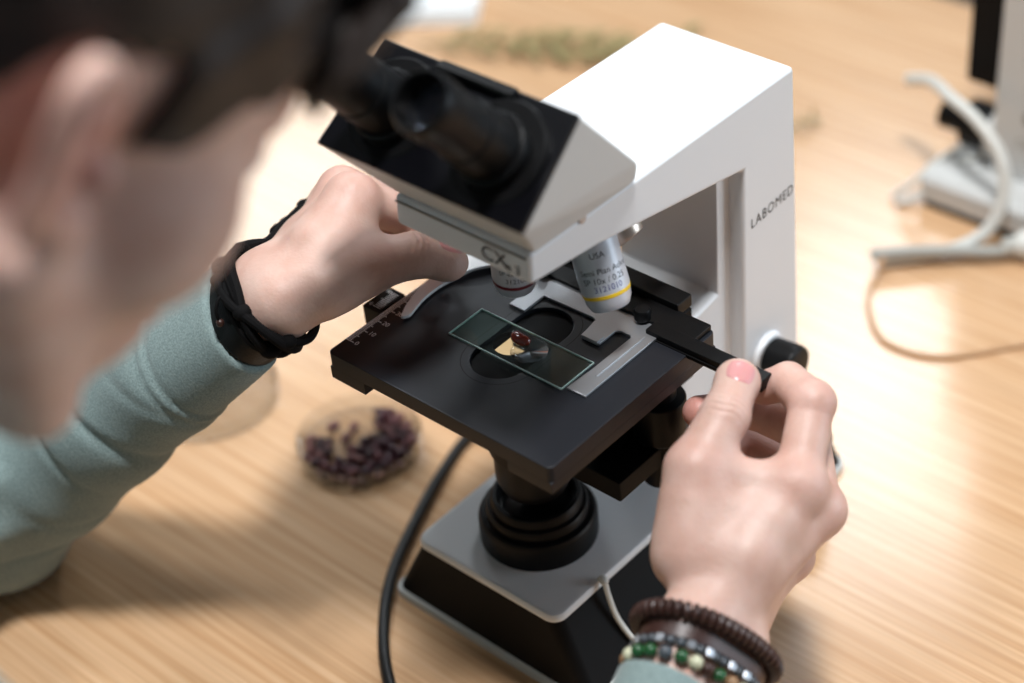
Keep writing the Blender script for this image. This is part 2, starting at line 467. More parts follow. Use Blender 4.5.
# focus controls
def knob(name, c, ax, prof, parent, material='black_plastic', ridges=0, n=48):
    return MB().lathe(c, ax, prof, n).build(name, material, parent)
for sx, x0 in ((1, XR), (-1, XL)):
    MB().lathe((x0, 154, -86), (sx, 0, 0), [(13.4, -1), (13.4, 1), (12.6, 2.6), (11, 3.2)], 48).build('knob_collar', 'white_paint', ms)
    k = MB().lathe((x0, 154, -86), (sx, 0, 0), [(10.6, 3), (11.2, 4), (12.2, 18), (11.6, 20.4), (10, 21.4), (.5, 21.4)], 48).build('tension_knob', 'black_plastic', ms)
    MB().lathe((x0, 158, -143), (sx, 0, 0), [(24, -1), (24, 3), (22, 4)], 48).build('focus_collar', 'black_matte', ms)
    k = MB().lathe((x0, 158, -143), (sx, 0, 0), [(22, 3.5), (22.6, 4.5), (22.6, 18), (21.5, 20), (12, 20.5)], 60).build('coarse_focus_knob', 'black_plastic', ms)
    MB().lathe((x0, 158, -143), (sx, 0, 0), [(11.5, 20), (12.5, 21), (12.5, 33), (11.5, 35), (.5, 35)], 48).build('fine_focus_knob', 'black_plastic', k)

lettering('maker_lettering', 'LABOMED', 6.2, (XR, 139.0, 7.6), (0, 1, 0.06), (0, 0, 1), 'ink_black', ms, spacing=1.13, width=37.5)

# viewing head: tapered block with the slanting black front panel
PA, PB_, PC_, PD = (-66, -53, 124.5), (60, -53, 124.5), (55.5, -6, 158), (-61.5, -6, 158)
n_pan = Vector((0, -33.5, 47)).normalized()     # faces the boy
def back(p, d): return tuple(Vector(p)-n_pan*d)
hd = MB().hull([back(p, 1.2) for p in (PA, PB_, PC_, PD)] + [(XL-.5, -26, 90), (XR+.5, -26, 90), (XR+1.5, 46, 90), (XL-1.5, 46, 90), (XR+3.5, 46, 101), (XL-3.5, 46, 101)], 1.8, 3).build('viewing_head', 'grey_paint', ms)
def ins(p, q, t): return tuple(Vector(p)*(1-t)+Vector(q)*t)
MB().hull([back(p, 2.2) for p in (PA, PB_, PC_, PD)]+[tuple(Vector(p)+n_pan*1.0) for p in (PA, PB_, PC_, PD)], .9, 2).build('front_panel', 'black_gloss', hd)
MB().box(-24, 22, -13, -7, 156.6, 160.6, 1).build('lamp_house_ridge', 'black_plastic', hd)
# eyepieces with sliding base discs
axE = Vector((0, -.66, .75)).normalized()
for ex in (29.0, -35.0):
    b0 = Vector((ex, -30, 141.))
    MB().lathe(b0, axE, [(25, -.5), (25, 2.6), (24, 3.6), (18, 3.8), (17.4, 9), (16.2, 10)], 60).build('eyepiece_disc', 'black_plastic', hd)
    e = MB().lathe(b0, axE, [(15, 8), (15, 30), (14.2, 31), (14.2, 36), (13.8, 38), (13.6, 50), (14.6, 52), (14.8, 62), (14.4, 65), (13.4, 66.4), (12.2, 66.2), (11.2, 63), (10.6, 57), (.5, 57)], 60).build('eyepiece', 'black_plastic', ms)
    MB().lathe(b0, axE, [(10.5, 57.2), (7, 58.6), (3, 59.2), (.3, 59.3)], 40).build('eye_lens', 'lens_glass', e)
# arm nose lettering
lettering('model_lettering', 'CX', 8.0, (10, -29.3, 77.5), (1, 0, 0), (0, -.05, 1), 'ink_black', ms, depth=.3)
lettering('model_lettering', 'e3', 5.2, (25, -29.3, 76.6), (1, 0, 0), (0, -.05, 1), 'ink_black', ms, depth=.3, spacing=1.5)
MB().box(XL+1.5, 38, -29.7, -28.6, 87.2, 87.9).build('nose_seam', 'strip_paint', ms)
MB().lathe((XR-.6, 8, 89.6), (1, 0, 0), [(2.4, 0), (2.4, 1.2), (1.6, 1.6)], 20).build('head_clamp_screw', 'steel', ms)

# nosepiece turret and objectives
axT = Vector((0, .29, -.957)).normalized()
tu = MB().lathe(Vector((XC, 27, 76)), axT, [(30, 0), (35, 1), (35.5, 2.5), (35.5, 8), (34.5, 9.2), (33.6, 9.4), (33.6, 14), (33, 15.4), (20, 17), (.5, 17.5)], 72).build('nosepiece', 'black_plastic', ms)
def objective(top, bot, r0, band, lines, parent, metal='satin_grey'):
    top = Vector(top); bot = Vector(bot); ax = (bot-top).normalized(); L = (bot-top).length
    p = [(r0*.82, -8), (r0*.86, -1), (r0, 0), (r0, L*.74), (r0*.985, L*.76), (r0*.93, L*.90), (r0*.80, L*.985), (r0*.62, L), (r0*.58, L-.6), (r0*.30, L-1.4), (.3, L-1.6)]
    o = MB().lathe(top, ax, p, 56).build('objective', metal, parent)
    MB().lathe(top, ax, [(r0*.3, L-1.2), (.3, L-.9)], 24).build('front_lens', 'lens_glass', o)
    t0 = L*.765; rb = r0*.985
    MB().lathe(top, ax, [(rb*1.001, t0), (rb*1.012, t0+.1), (rb*.992, t0+1.9), (rb*.98, t0+2.0)], 56, cap=False).build('colour_band', band, o)
    # print, wrapped round the barrel and turned to the camera side
    tocam = Vector(CAM)-top; e1 = (tocam-ax*tocam.dot(ax)).normalized(); up = -ax; e2 = up.cross(e1)   # e2 = reader's right
    for txt, h, t, off, m_ in lines:
        def wr(u, v, t=t, off=off):
            a = (u+off)/r0
            return top+ax*(t-v)+(e1*math.cos(a)+e2*math.sin(a))*(r0+.06)
        lettering('print', txt, h, None, (1, 0, 0), (0, 1, 0), m_, o, wrap=wr, align='CENTER')
    return o
objective((XC, AY, 68), (XC, AY, 33.5), 11.3, 'band_red', [('SP 4x / 0.10', 2.4, 19.5, 0, 'ink_black'), ('3121000', 2.6, 24.0, 1.5, 'ink_black')], ms)
objective((23.5, 30.5, 64.5), (38.3, 26.5, 26.5), 12.2, 'band_yellow', [('USA', 2.9, 12.0, 0, 'ink_black'), ('Semi Plan Achro', 2.9, 20.2, 2.5, 'ink_black'), ('SP 10x / 0.25', 3.0, 25.0, 0.5, 'ink_black'), ('3121010', 3.0, 29.2, 1.5, 'ink_blue')], ms)
objective((6, 50, 73), (31.0, 52, 49), 10.6, 'band_blue', [], ms, 'chrome')
objective((-27, 30, 66), (-34, 44, 36), 10.8, 'band_blue', [], ms)

# stage with its oblong opening
def slot(cx, y0, y1, r, n=14):
    out = []
    for k in range(n+1): a = math.pi*k/n; out.append((cx+r*math.cos(a), y1-r+r*math.sin(a)))
    for k in range(n+1): a = math.pi+math.pi*k/n; out.append((cx+r*math.cos(a), y0+r+r*math.sin(a)))
    return out
def plate_with_slot(x0, x1, y0, y1, z0, z1, sl, bev):
    b = bmesh.new()
    def ring(pts, z): return [b.verts.new((p[0], p[1], z)) for p in pts]
    out = rrect(x0, x1, y0, y1, 3, 3)
    top_e = []
    for z in (z1, z0):
        O = ring(out, z); I = ring(sl, z)
        es = [b.edges.new((O[i], O[(i+1) % len(O)])) for i in range(len(O))]+[b.edges.new((I[i], I[(i+1) % len(I)])) for i in range(len(I))]
        top_e.append((O, I, es))
    for O, I, es in top_e: bmesh.ops.triangle_fill(b, use_beauty=True, use_dissolve=False, edges=es)
    (O1, I1, _), (O0, I0, _) = top_e
    for A, B in ((O1, O0), (I1, I0)):
        for i in range(len(A)):
            j = (i+1) % len(A); b.faces.new((A[i], A[j], B[j], B[i]))
    bmesh.ops.recalc_face_normals(b, faces=b.faces[:])
    if bev:
        be = [e for e in b.edges if e.calc_face_angle(0) > 1.2 and all(abs(v.co.z-z1) < .01 for v in e.verts)]
        bmesh.ops.bevel(b, geom=be, offset=bev, segments=2, profile=.5, affect='EDGES')
    m = MB(); m.bm(b); b.free(); return m
st = plate_with_slot(-78.5, 70, -59, 68, -10.3, -1, slot(XC, -27, 36, 15.5), .7).build('stage', 'stage_black', ms)
MB().box(-78.5, -54, -58.9, 68, -18.2, -10.3, .6).build('stage_rail', 'stage_black', st)
MB().box(42, 70, -58.9, 68, -17, -10.3, .6).build('stage_rail', 'stage_black', st)
rc = MB()
_o = slot(XC, -26.9, 35.9, 15.4, 20); _i = [(XC-6+9.5*math.cos(2*math.pi*(k+.5)/42), AY-1+9.5*math.sin(2*math.pi*(k+.5)/42)) for k in range(42)]
for z0_, fl2 in ((-3.6, 0), (-6, 1)):
    n2 = len(_o); rc.add([(q[0], q[1], z0_) for q in _o]+[(q[0], q[1], z0_) for q in _i], [((k, (k+1) % n2, n2+(k+1) % n2, n2+k) if not fl2 else (n2+k, n2+(k+1) % n2, (k+1) % n2, k)) for k in range(n2)])
rc.add([(q[0], q[1], z) for z in (-3.6, -6) for q in _i], [(k, (k+1) % 42, 42+(k+1) % 42, 42+k) for k in range(42)])
rc.build('opening_insert', 'black_matte', st)
# countersink ring round the opening
sl_o = slot(XC, -32, 41, 20.5); sl_i = slot(XC, -31.6, 40.6, 20.1)
MB().add([(p[0], p[1], -.95) for p in sl_o]+[(p[0], p[1], -.95) for p in sl_i], [(i, (i+1) % len(sl_o), len(sl_o)+(i+1) % len(sl_o), len(sl_o)+i) for i in range(len(sl_o))]).build('opening_ring', 'black_plastic', st)
# millimetre scale along the left edge
sc = MB()
for k in range(0, 91):
    y = -46+k
    ln = 5.2 if k % 10 == 0 else (4.0 if k % 5 == 0 else 2.8)
    if y < 70: sc.box(-77.6, -77.6+ln, y-.25, y+.25, -1.02, -.9)
sc.box(-77.9, -77.2, -46.3, 70, -1.02, -.9)
sc.build('scale_marks', 'ink_white', st, smooth=False)
for k in range(0, 8):
    lettering('scale_numeral', str(k*10), 2.9, (-71.6, -46.9+k*10, -.98), (1, 0, 0), (0, 1, 0), 'ink_white', st, depth=.08)
# vernier block on the left
vb = MB().box(-94, -81.5, -19, 1, -16, -3.2, .9).build('vernier_block', 'black_plastic', ms)
vm = MB()
for k in range(11): vm.box(-85.8+(-2.4 if k % 5 else -3.4), -83.4, -16+k*1.35-.16, -16+k*1.35+.16, -3.22, -3.1)
vm.build('vernier_marks', 'ink_white', vb, smooth=False)
lettering('vernier_numeral', '0', 2.2, (-91.5, -16.6, -3.2), (1, 0, 0), (0, 1, 0), 'ink_white', vb, depth=.1)
lettering('vernier_numeral', '10', 2.2, (-92, -3.6, -3.2), (1, 0, 0), (0, 1, 0), 'ink_white', vb, depth=.1)

# mechanical slide holder: carriage, cross bar, steel jaws, sprung finger
ca = MB().box(-64, 68, 52, 67.5, -1, 2.6, .8).build('carriage', 'black_plastic', ms)
MB().box(-64, 48, 66, 78, -1, 6.5, 1.0).build('carriage_rail', 'black_plastic', ca)
MB().box(44, 114.5, 44.6, 53.6, -3.5, 3.2, .6).build('cross_bar', 'black_plastic', ca)
MB().box(46, 112.5, 43.9, 45, -1.4, -.4).build('bar_groove', 'black_matte', ca)
jaw = [(51, -10.4), (51, 57.6), (-60, 57.6), (-60, 46), (-28, 38.5), (-28, 23), (-17.6, 23), (-17.6, 38.5), (14, 39.4), (16.6, 38.5), (19, 24.6), (20, 24), (29.6, 24), (30.6, 25), (30.8, 37), (33, 38.8), (39, 38.8), (40.3, 37.4), (40.3, 7.5), (39.2, -10.8)]
jw = MB().prism(jaw, 'z', -.85, .75, .25, 1).build('slide_holder', 'steel', ms)
MB().box(44.6, 46.4, 4, 42, .7, 1.5, .35).build('holder_rib', 'steel', jw)
MB().prism([(19.2, 24.2), (29.6, 24.2), (29.8, 30), (18.6, 30)], 'z', .5, 1.4, .2, 1).build('holder_lip', 'steel', jw)
MB().lathe((36.5, 52, .6), (0, 0, 1), [(2.2, 0), (2.2, 1.5), (4.2, 1.8), (4.4, 3), (4.4, 6.5), (3.8, 7.6), (.4, 8)], 32).build('holder_screw', 'black_plastic', jw)
MB().lathe((-30, 52, .6), (0, 0, 1), [(2.2, 0), (2.2, 1.5), (4.2, 1.8), (4.4, 3), (4.4, 6.5), (3.8, 7.6), (.4, 8)], 32).build('holder_screw', 'black_plastic', jw)
# curved sprung finger
inn = spline([(-64.0, -18), (-62.6, -14.5), (-64.0, -9), (-66.3, 0), (-66.8, 12), (-65.0, 22), (-61, 31), (-54, 41), (-46, 47)], 5)
outr = spline([(-65.4, -18.4), (-68.4, -13), (-70.6, -8), (-74.0, 4), (-76.0, 17), (-75.2, 30), (-72, 38), (-66, 46), (-56, 55)], 5)
cl = [(p[0], p[1]) for p in inn]+[(p[0], p[1]) for p in outr[::-1]]
def clipz(y): return .2 + 2.2*max(0, min(1, (y-22)/10.))
mcl = MB(); n_ = len(inn); vv = []; ff = []
for zz in (0., 1.6):
    for a, b in zip(inn, outr):
        vv.append((a[0], a[1], clipz(a[1])+zz)); vv.append((b[0], b[1], clipz(b[1])+zz))
for i in range(n_-1):
    ff.append((2*i, 2*i+1, 2*i+3, 2*i+2)); o_ = 2*n_
    ff.append((o_+2*i, o_+2*i+2, o_+2*i+3, o_+2*i+1))
    ff.append((2*i, 2*i+2, o_+2*i+2, o_+2*i)); ff.append((2*i+1, o_+2*i+1, o_+2*i+3, 2*i+3))
ff.append((0, 2*n_, 2*n_+1, 1)); ff.append((2*n_-2, 2*n_-1, 4*n_-1, 4*n_-2))
mcl.add(vv, ff).build('spring_finger', 'steel_bright', jw, angle=25)

# beneath the stage: bracket, condenser, stage drive knobs
MB().prism([(34, -12), (34, -40), (60, -58), (88, -58), (88, -12)], 'x', -40, 40, 1).build('stage_bracket', 'black_matte', ms)
cd = MB().lathe((XC, AY, -46), (0, 0, -1), [(10, 0), (14, 1), (21, 2), (22.5, 3.5), (22.5, 22), (20.5, 24), (20.5, 42), (17.5, 50), (.5, 50)], 56).build('condenser', 'black_plastic', ms)
MB().lathe((XC, AY, -46), (0, 0, 1), [(9.6, -.4), (5, .6), (.3, 1)], 32).build('condenser_lens', 'lens_glass', cd)
MB().box(-18, 57, 3.5, 62, -77, -64, 1.2).build('condenser_carrier', 'black_matte', ms)
dk = MB().lathe((50, 46, -17), (0, 0, -1), [(9, 0), (9, 20), (13.4, 21), (14, 22), (14, 44), (13, 46), (10.5, 46.5), (10.5, 50), (11.2, 51), (11.2, 74), (10.2, 76), (.5, 76.5)], 40).build('stage_drive_knob', 'black_plastic', ms)

# ------------------------------------------------------------------ slide, bean, drop
sd = thing('glass_slide', (0, 0, -1), 'clear glass slide with greenish edges lying across the black stage', 'slide')
MB().box(-37.1, 37.1, -12.1, 12.1, -.96, .02, .1, 1).build('pane', 'slide_glass', sd, smooth=False)
for (x0, x1, y0, y1) in ((-37.5, 37.5, -12.5, -12.1), (-37.5, 37.5, 12.1, 12.5), (-37.5, -37.1, -12.1, 12.1), (37.1, 37.5, -12.1, 12.1)):
    MB().box(x0, x1, y0, y1, -.96, .02).build('ground_edge', 'glass_edge', sd, smooth=False)
def bean_mesh(c, L, Wd, H, R, n=14, m=9):
    vs_ = []; fs = []
    for i in range(m+1):
        t = math.pi*i/m
        for k in range(n):
            a = 2*math.pi*k/n
            x = math.cos(t)*L/2; rr = math.sin(t)**.85
            y = rr*math.cos(a)*Wd/2; z = rr*math.sin(a)*H/2
            y += .10*Wd*(1-(2*x/L)**2)*-1 + .05*Wd
            if y > 0: y *= 1-.18*math.exp(-(x/(.16*L))**2)
            vs_.append(Vector(c)+R @ Vector((x, y, z)))
    for i in range(m):
        for k in range(n): fs.append((i*n+k, (i+1)*n+k, (i+1)*n+(k+1) % n, i*n+(k+1) % n))
    return vs_, fs
v_, f_ = bean_mesh((-2.0, 2.6, 3.1), 12.0, 7.2, 6.2, Matrix.Rotation(math.radians(-4), 3, 'Z'), 28, 18)
tag(put('bean_seed', v_, f_, 'seed_bean', angle=180), 'single shiny dark red seed lying on the glass slide', 'seed')
wd = MB()
pr = [(9.6, 0), (9.3, .16), (8.2, .42), (6, .66), (3.4, .8), (1.2, .84), (.1, .84)]
wd.lathe((5.5, .4, .03), (0, 0, 1), pr, 48, cap=True)
tag(wd.build('water_drop', 'water', angle=180), 'flat clear water drop round the seed on the slide', 'drop')
# joints of the two hands, millimetres
RJ = {'wl': (150.9, -64.6, -52.1), 'wr': (164.7, -47.2, -71.5), 'tc': (131.5, -38.0, -36.7), 'tm': (117.4, -11.7, -10.2), 'ti': (115.0, 15.1, 3.0), 'tt': (108.0, 34.1, 6.9), 'i0': (154.6, 17.1, -21.1), 'i1': (139.8, 50.2, -0.7), 'i2': (119.8, 59.3, -3.7), 'i3': (108.6, 55.2, -10.2), 'm0': (161.5, 25.6, -39.1), 'm1': (127.9, 63.4, -33.2), 'm2': (96.9, 64.8, -36.3), 'm3': (77.1, 44.0, -33.9), 'r0': (149.5, 19.8, -72.2), 'r1': (123.6, 65.3, -64.8), 'r2': (92.0, 64.7, -64.3), 'r3': (76.4, 42.6, -54.0), 'p0': (140.5, 4.3, -94.1), 'p1': (122.6, 55.0, -90.8), 'p2': (100.3, 56.6, -82.2), 'p3': (88.3, 42.3, -71.3)}
LJ = {'wl': (-89.9, -71.3, 32.2), 'wr': (-115.3, -64.1, 29.2), 'tc': (-78.6, -55.1, 36.5), 'tm': (-71.4, -31.1, 38.6), 'ti': (-61.7, -7.1, 35.2), 'tt': (-53.1, 4.9, 28.6), 'i0': (-98.9, -10.5, 56.0), 'i1': (-94.6, 20.5, 31.4), 'i2': (-82.2, 23.4, 16.3), 'i3': (-68.2, 16.6, 13.9), 'm0': (-119.5, 1.4, 46.3), 'm1': (-119.6, 36.8, 20.0), 'm2': (-107.4, 39.9, 2.1), 'm3': (-91.8, 33.9, -1.2), 'r0': (-134.5, 5.9, 31.6), 'r1': (-135.5, 40.0, 8.0), 'r2': (-123.0, 43.0, -10.2), 'r3': (-106.7, 36.6, -14.4), 'p0': (-146.2, 6.1, 16.4), 'p1': (-145.1, 27.7, -0.8), 'p2': (-134.5, 29.2, -12.2), 'p3': (-122.7, 25.9, -16.1)}
EAR_AT = (117.2, -279.8, 315.2)
R_CUFF_AT = (165.9, -83.9, -63.4)
L_CUFF_AT = (-110.6, -87.6, 13.6)
# ------------------------------------------------------------------ signed-distance modelling of the figure
def V3(*a): return np.array(a, float)
def cone(p, a, b, r1, r2):
    a = np.asarray(a, float); b = np.asarray(b, float); ba = b-a
    t = np.clip(((p-a) @ ba)/(ba @ ba), 0, 1)
    d = p-a-t[:, None]*ba
    return np.sqrt((d*d).sum(1))-(r1+(r2-r1)*t)
def ell(p, c, r, R=None):
    q = p-np.asarray(c, float)
    if R is not None: q = q @ R
    r = np.asarray(r, float)
    k0 = np.sqrt(((q/r)**2).sum(1)); k1 = np.sqrt(((q/(r*r))**2).sum(1))+1e-9
    return k0*(k0-1)/k1
def smin(a, b, k):
    h = np.clip(.5+.5*(b-a)/k, 0, 1)
    return b+(a-b)*h-k*h*(1-h)
def smax(a, b, k): return -smin(-a, -b, k)
def sstep(a, b, x):
    t = np.clip((x-a)/(b-a), 0, 1); return t*t*(3-2*t)

def nets(f, lo, hi, h, B=8, slack=1.35):
    """sparse surface nets of f over the box lo..hi"""
    lo = np.asarray(lo, float); hi = np.asarray(hi, float)
    nb = np.ceil((hi-lo)/(h*B)).astype(int)
    g = np.stack(np.meshgrid(*[np.arange(n) for n in nb], indexing='ij'), -1).reshape(-1, 3)
    keep = []
    for i in range(0, len(g), 200000):
        c = lo+(g[i:i+200000]+.5)*h*B
        keep.append(g[i:i+200000][np.abs(f(c)) < h*B*.5*1.7321*slack+h])
    g = np.concatenate(keep)
    N = nb*B+2
    k = np.arange(B+1)
    off = np.stack(np.meshgrid(k, k, k, indexing='ij'), -1).reshape(-1, 3)
    ids = []; pos = []; edges = []
    for i in range(0, len(g), 300):
        gb = g[i:i+300]
        nodes = gb[:, None, :]*B+off[None]
        val = f((lo+nodes.reshape(-1, 3)*h)).reshape(len(gb), B+1, B+1, B+1)
        cs = [val[:, a:a+B, b:b+B, c:c+B] for a in (0, 1) for b in (0, 1) for c in (0, 1)]
        S = np.stack(cs, -1); neg = S < 0
        mix = neg.any(-1) & ~neg.all(-1)
        w = np.argwhere(mix)
        if len(w) == 0: continue
        s = S[mix]; cell = gb[w[:, 0]]*B+w[:, 1:]
        crn = np.array([(a, b, c) for a in (0, 1) for b in (0, 1) for c in (0, 1)], float)
        acc = np.zeros((len(s), 3)); cnt = np.zeros(len(s))
        for a in range(8):
            for b in range(a+1, 8):
                if np.abs(crn[a]-crn[b]).sum() != 1: continue
                cr = (s[:, a] < 0) != (s[:, b] < 0)
                t = np.where(cr, s[:, a]/np.where(cr, s[:, a]-s[:, b], 1), 0)
                acc += np.where(cr[:, None], crn[a]+t[:, None]*(crn[b]-crn[a]), 0); cnt += cr
        ids.append((cell[:, 0]*N[1]+cell[:, 1])*N[2]+cell[:, 2]); pos.append(lo+(cell+acc/cnt[:, None])*h)
        for ax in range(3):
            o = [0, 4, 4][0]
            j = (4, 2, 1)[ax]
            cr = (s[:, 0] < 0) != (s[:, j] < 0)
            edges.append(np.concatenate([cell[cr], np.full((cr.sum(), 1), ax), (s[cr, 0] < 0)[:, None]], 1))
    ids = np.concatenate(ids); pos = np.concatenate(pos); E = np.concatenate(edges).astype(np.int64)
    order = np.argsort(ids); sid = ids[order]
    def look(c):
        q = (c[:, 0]*N[1]+c[:, 1])*N[2]+c[:, 2]
        i = np.clip(np.searchsorted(sid, q), 0, len(sid)-1)
        return np.where(sid[i] == q, order[i], -1)
    faces = []
    for ax in range(3):
        e = E[E[:, 3] == ax]; c = e[:, :3]
        u = np.zeros(3, int); v = np.zeros(3, int); u[(ax+1) % 3] = 1; v[(ax+2) % 3] = 1
        q = np.stack([look(c-u-v), look(c-v), look(c), look(c-u)], 1)
        fl_ = e[:, 4] == 0
        q[fl_] = q[fl_][:, ::-1]
        faces.append(q[(q >= 0).all(1)])
    F = np.concatenate(faces)
    # settle the vertices on the true surface
    for _ in range(2):
        d = f(pos); e = h*.25
        gr = np.stack([f(pos+np.eye(3)[a]*e)-f(pos-np.eye(3)[a]*e) for a in range(3)], 1)/(2*e)
        gn = (gr*gr).sum(1)+1e-6
        pos = pos-np.clip(d/gn, -h, h)[:, None]*gr*.8
    return pos, F

# ---- hands
def A(d): return {k: np.array(v) for k, v in d.items()}
RJ = A(RJ); LJ = A(LJ)
R_ELB = V3(222, -268, -138); L_ELB = V3(-278, -166, -141)
FR = {'i': (11.2, 10.9, 9.6, 8.4), 'm': (10.8, 11.4, 10.4, 8.4), 'r': (9.6, 9.8, 9.2, 7.8), 'p': (8.6, 7.8, 7.0, 6.2)}
def hand_sdf(J, elb, tocam, fold=True, th_r=(16.5, 13.6)):
    wl, wr = J['wl'], J['wr']
    wc = (wl+wr)/2
    def f(p):
        # forearm: two bones
        far = wc+(elb-wc)*.80
        d = smin(cone(p, wl, far+(wl-wr)*.25, 16.5, 25), cone(p, wr, far-(wl-wr)*.25, 15.5, 25), 14)
        # metacarpals
        palm = None
        for i, k in enumerate('imrp'):
            t = (i+.35)/4.
            a = wl*(1-t)+wr*t
            c = cone(p, a, J[k+'0'], 14.0-1.0*i, FR[k][0]+1.0)
            palm = c if palm is None else smin(palm, c, 12)
        palm = smin(palm, cone(p, (J['i0']*.55+wl*.45), (J['p0']*.6+wr*.4), 12, 10), 9)
        d = smin(d, palm, 12)
        # fingers
        for k in 'imrp':
            r = FR[k]; j = [J[k+str(n)] for n in range(4)]
            c = cone(p, j[0], j[1], r[0], r[1]*.97)
            c = smin(c, cone(p, j[1], j[2], r[1], r[2]), 2.0)
            c = smin(c, cone(p, j[2], j[3], r[2], r[3]), 2.0)
            c = smin(c, ell(p, j[1], (r[1]+.6,)*3), 2.0)
            kn = j[0]+tocam*1.8
            c = smin(c, ell(p, kn, (r[0]+.4,)*3), 4)
            # palm joins its own finger smoothly; neighbouring fingers stay apart
            near = sstep(16., 34., np.sqrt(((p-j[0])**2).sum(1)))
            d = smin(d, c, 1.2+5.5*(1-near))
        # thumb
        tc, tm, ti, tt = J['tc'], J['tm'], J['ti'], J['tt']
        th = cone(p, tc, tm, *th_r)
        ax = (tt-ti)/np.linalg.norm(tt-ti); sd = np.cross(ax, tocam); sd /= np.linalg.norm(sd); nr = np.cross(sd, ax)
        t1 = cone(p, tm, ti, 13.4, 11.6)
        t2 = cone(p, ti, tt, 11.5, 10.0)
        pad = ell(p, tt+ax*1.5-nr*.6, (10.6, 11.6, 9.0), np.stack([sd, ax, nr], 1))
        t1 = smin(smin(t1, t2, 3), pad, 4)
        if fold:
            q = p-ti; s = q @ ax; up = q @ nr
            m = sstep(1., 7., up)*np.exp(-(q @ sd/9.)**2)
            for s0, am in ((-5.2, .5), (-2.0, .8), (1.2, .75), (4.2, .5)):
                t1 = t1+am*m*np.exp(-((s-s0-.5*np.sin((q @ sd)*.5))/.75)**2)
        d = smin(d, smin(th, t1, 5), 9)
        # web between thumb and index
        d = smin(d, cone(p, tm, J['i0'], 9.0, 9.5), 10)
        d = smin(d, cone(p, tc*.4+tm*.6, J['i0']*.75+wl*.25, 11, 11), 10)
        d = smin(d, cone(p, tc*.8+tm*.2, J['i0']*.5+wl*.5, 12, 12), 10)
        return d
    return f
TOCAM_R = np.array(CAM)-RJ['ti']; TOCAM_R /= np.linalg.norm(TOCAM_R)
TOCAM_L = np.array(CAM)-LJ['ti']; TOCAM_L /= np.linalg.norm(TOCAM_L)
UPL = V3(-.25, -.2, .95); UPL /= np.linalg.norm(UPL)
f_R = hand_sdf(RJ, R_ELB, TOCAM_R); f_L = hand_sdf(LJ, L_ELB, UPL*.8+TOCAM_L*.2, True, (15.5, 13.4))

# ---- head, neck and trunk
EARP = V3(*EAR_AT)
def rotm(ax, deg): return np.array(Matrix.Rotation(math.radians(deg), 3, ax))
HR = rotm('Z', -6) @ rotm('X', -50) @ rotm('Y', 0)
HS = 1.0
HC = EARP-HR @ V3(80, -14, 2)*HS          # between the ears
def hl(p): return ((p-HC) @ HR)/HS
def hw(q): return HC+HR @ (np.asarray(q, float)*HS)
EAR = [(-9, 8), (-8, 22), (0, 33), (12, 36), (24, 28), (29, 12), (26, -4), (18, -18), (8, -29), (-3, -30), (-6, -22)]
def ear_pt(sgn, u, v, o=0.):
    lean = .66; u2 = u*math.cos(lean)+v*math.sin(lean)*.9; v2 = v*math.cos(lean)-u*math.sin(lean)*.2
    a = math.radians(34); u2 *= 1.12
    return V3(sgn*(72+u2*math.sin(a)+o*math.cos(a)), -4-u2*math.cos(a)+o*math.sin(a), v2-8)
EPT = {s: [ear_pt(s, *q) for q in spline([(a, b) for a, b in EAR], 2)] for s in (1, -1)}
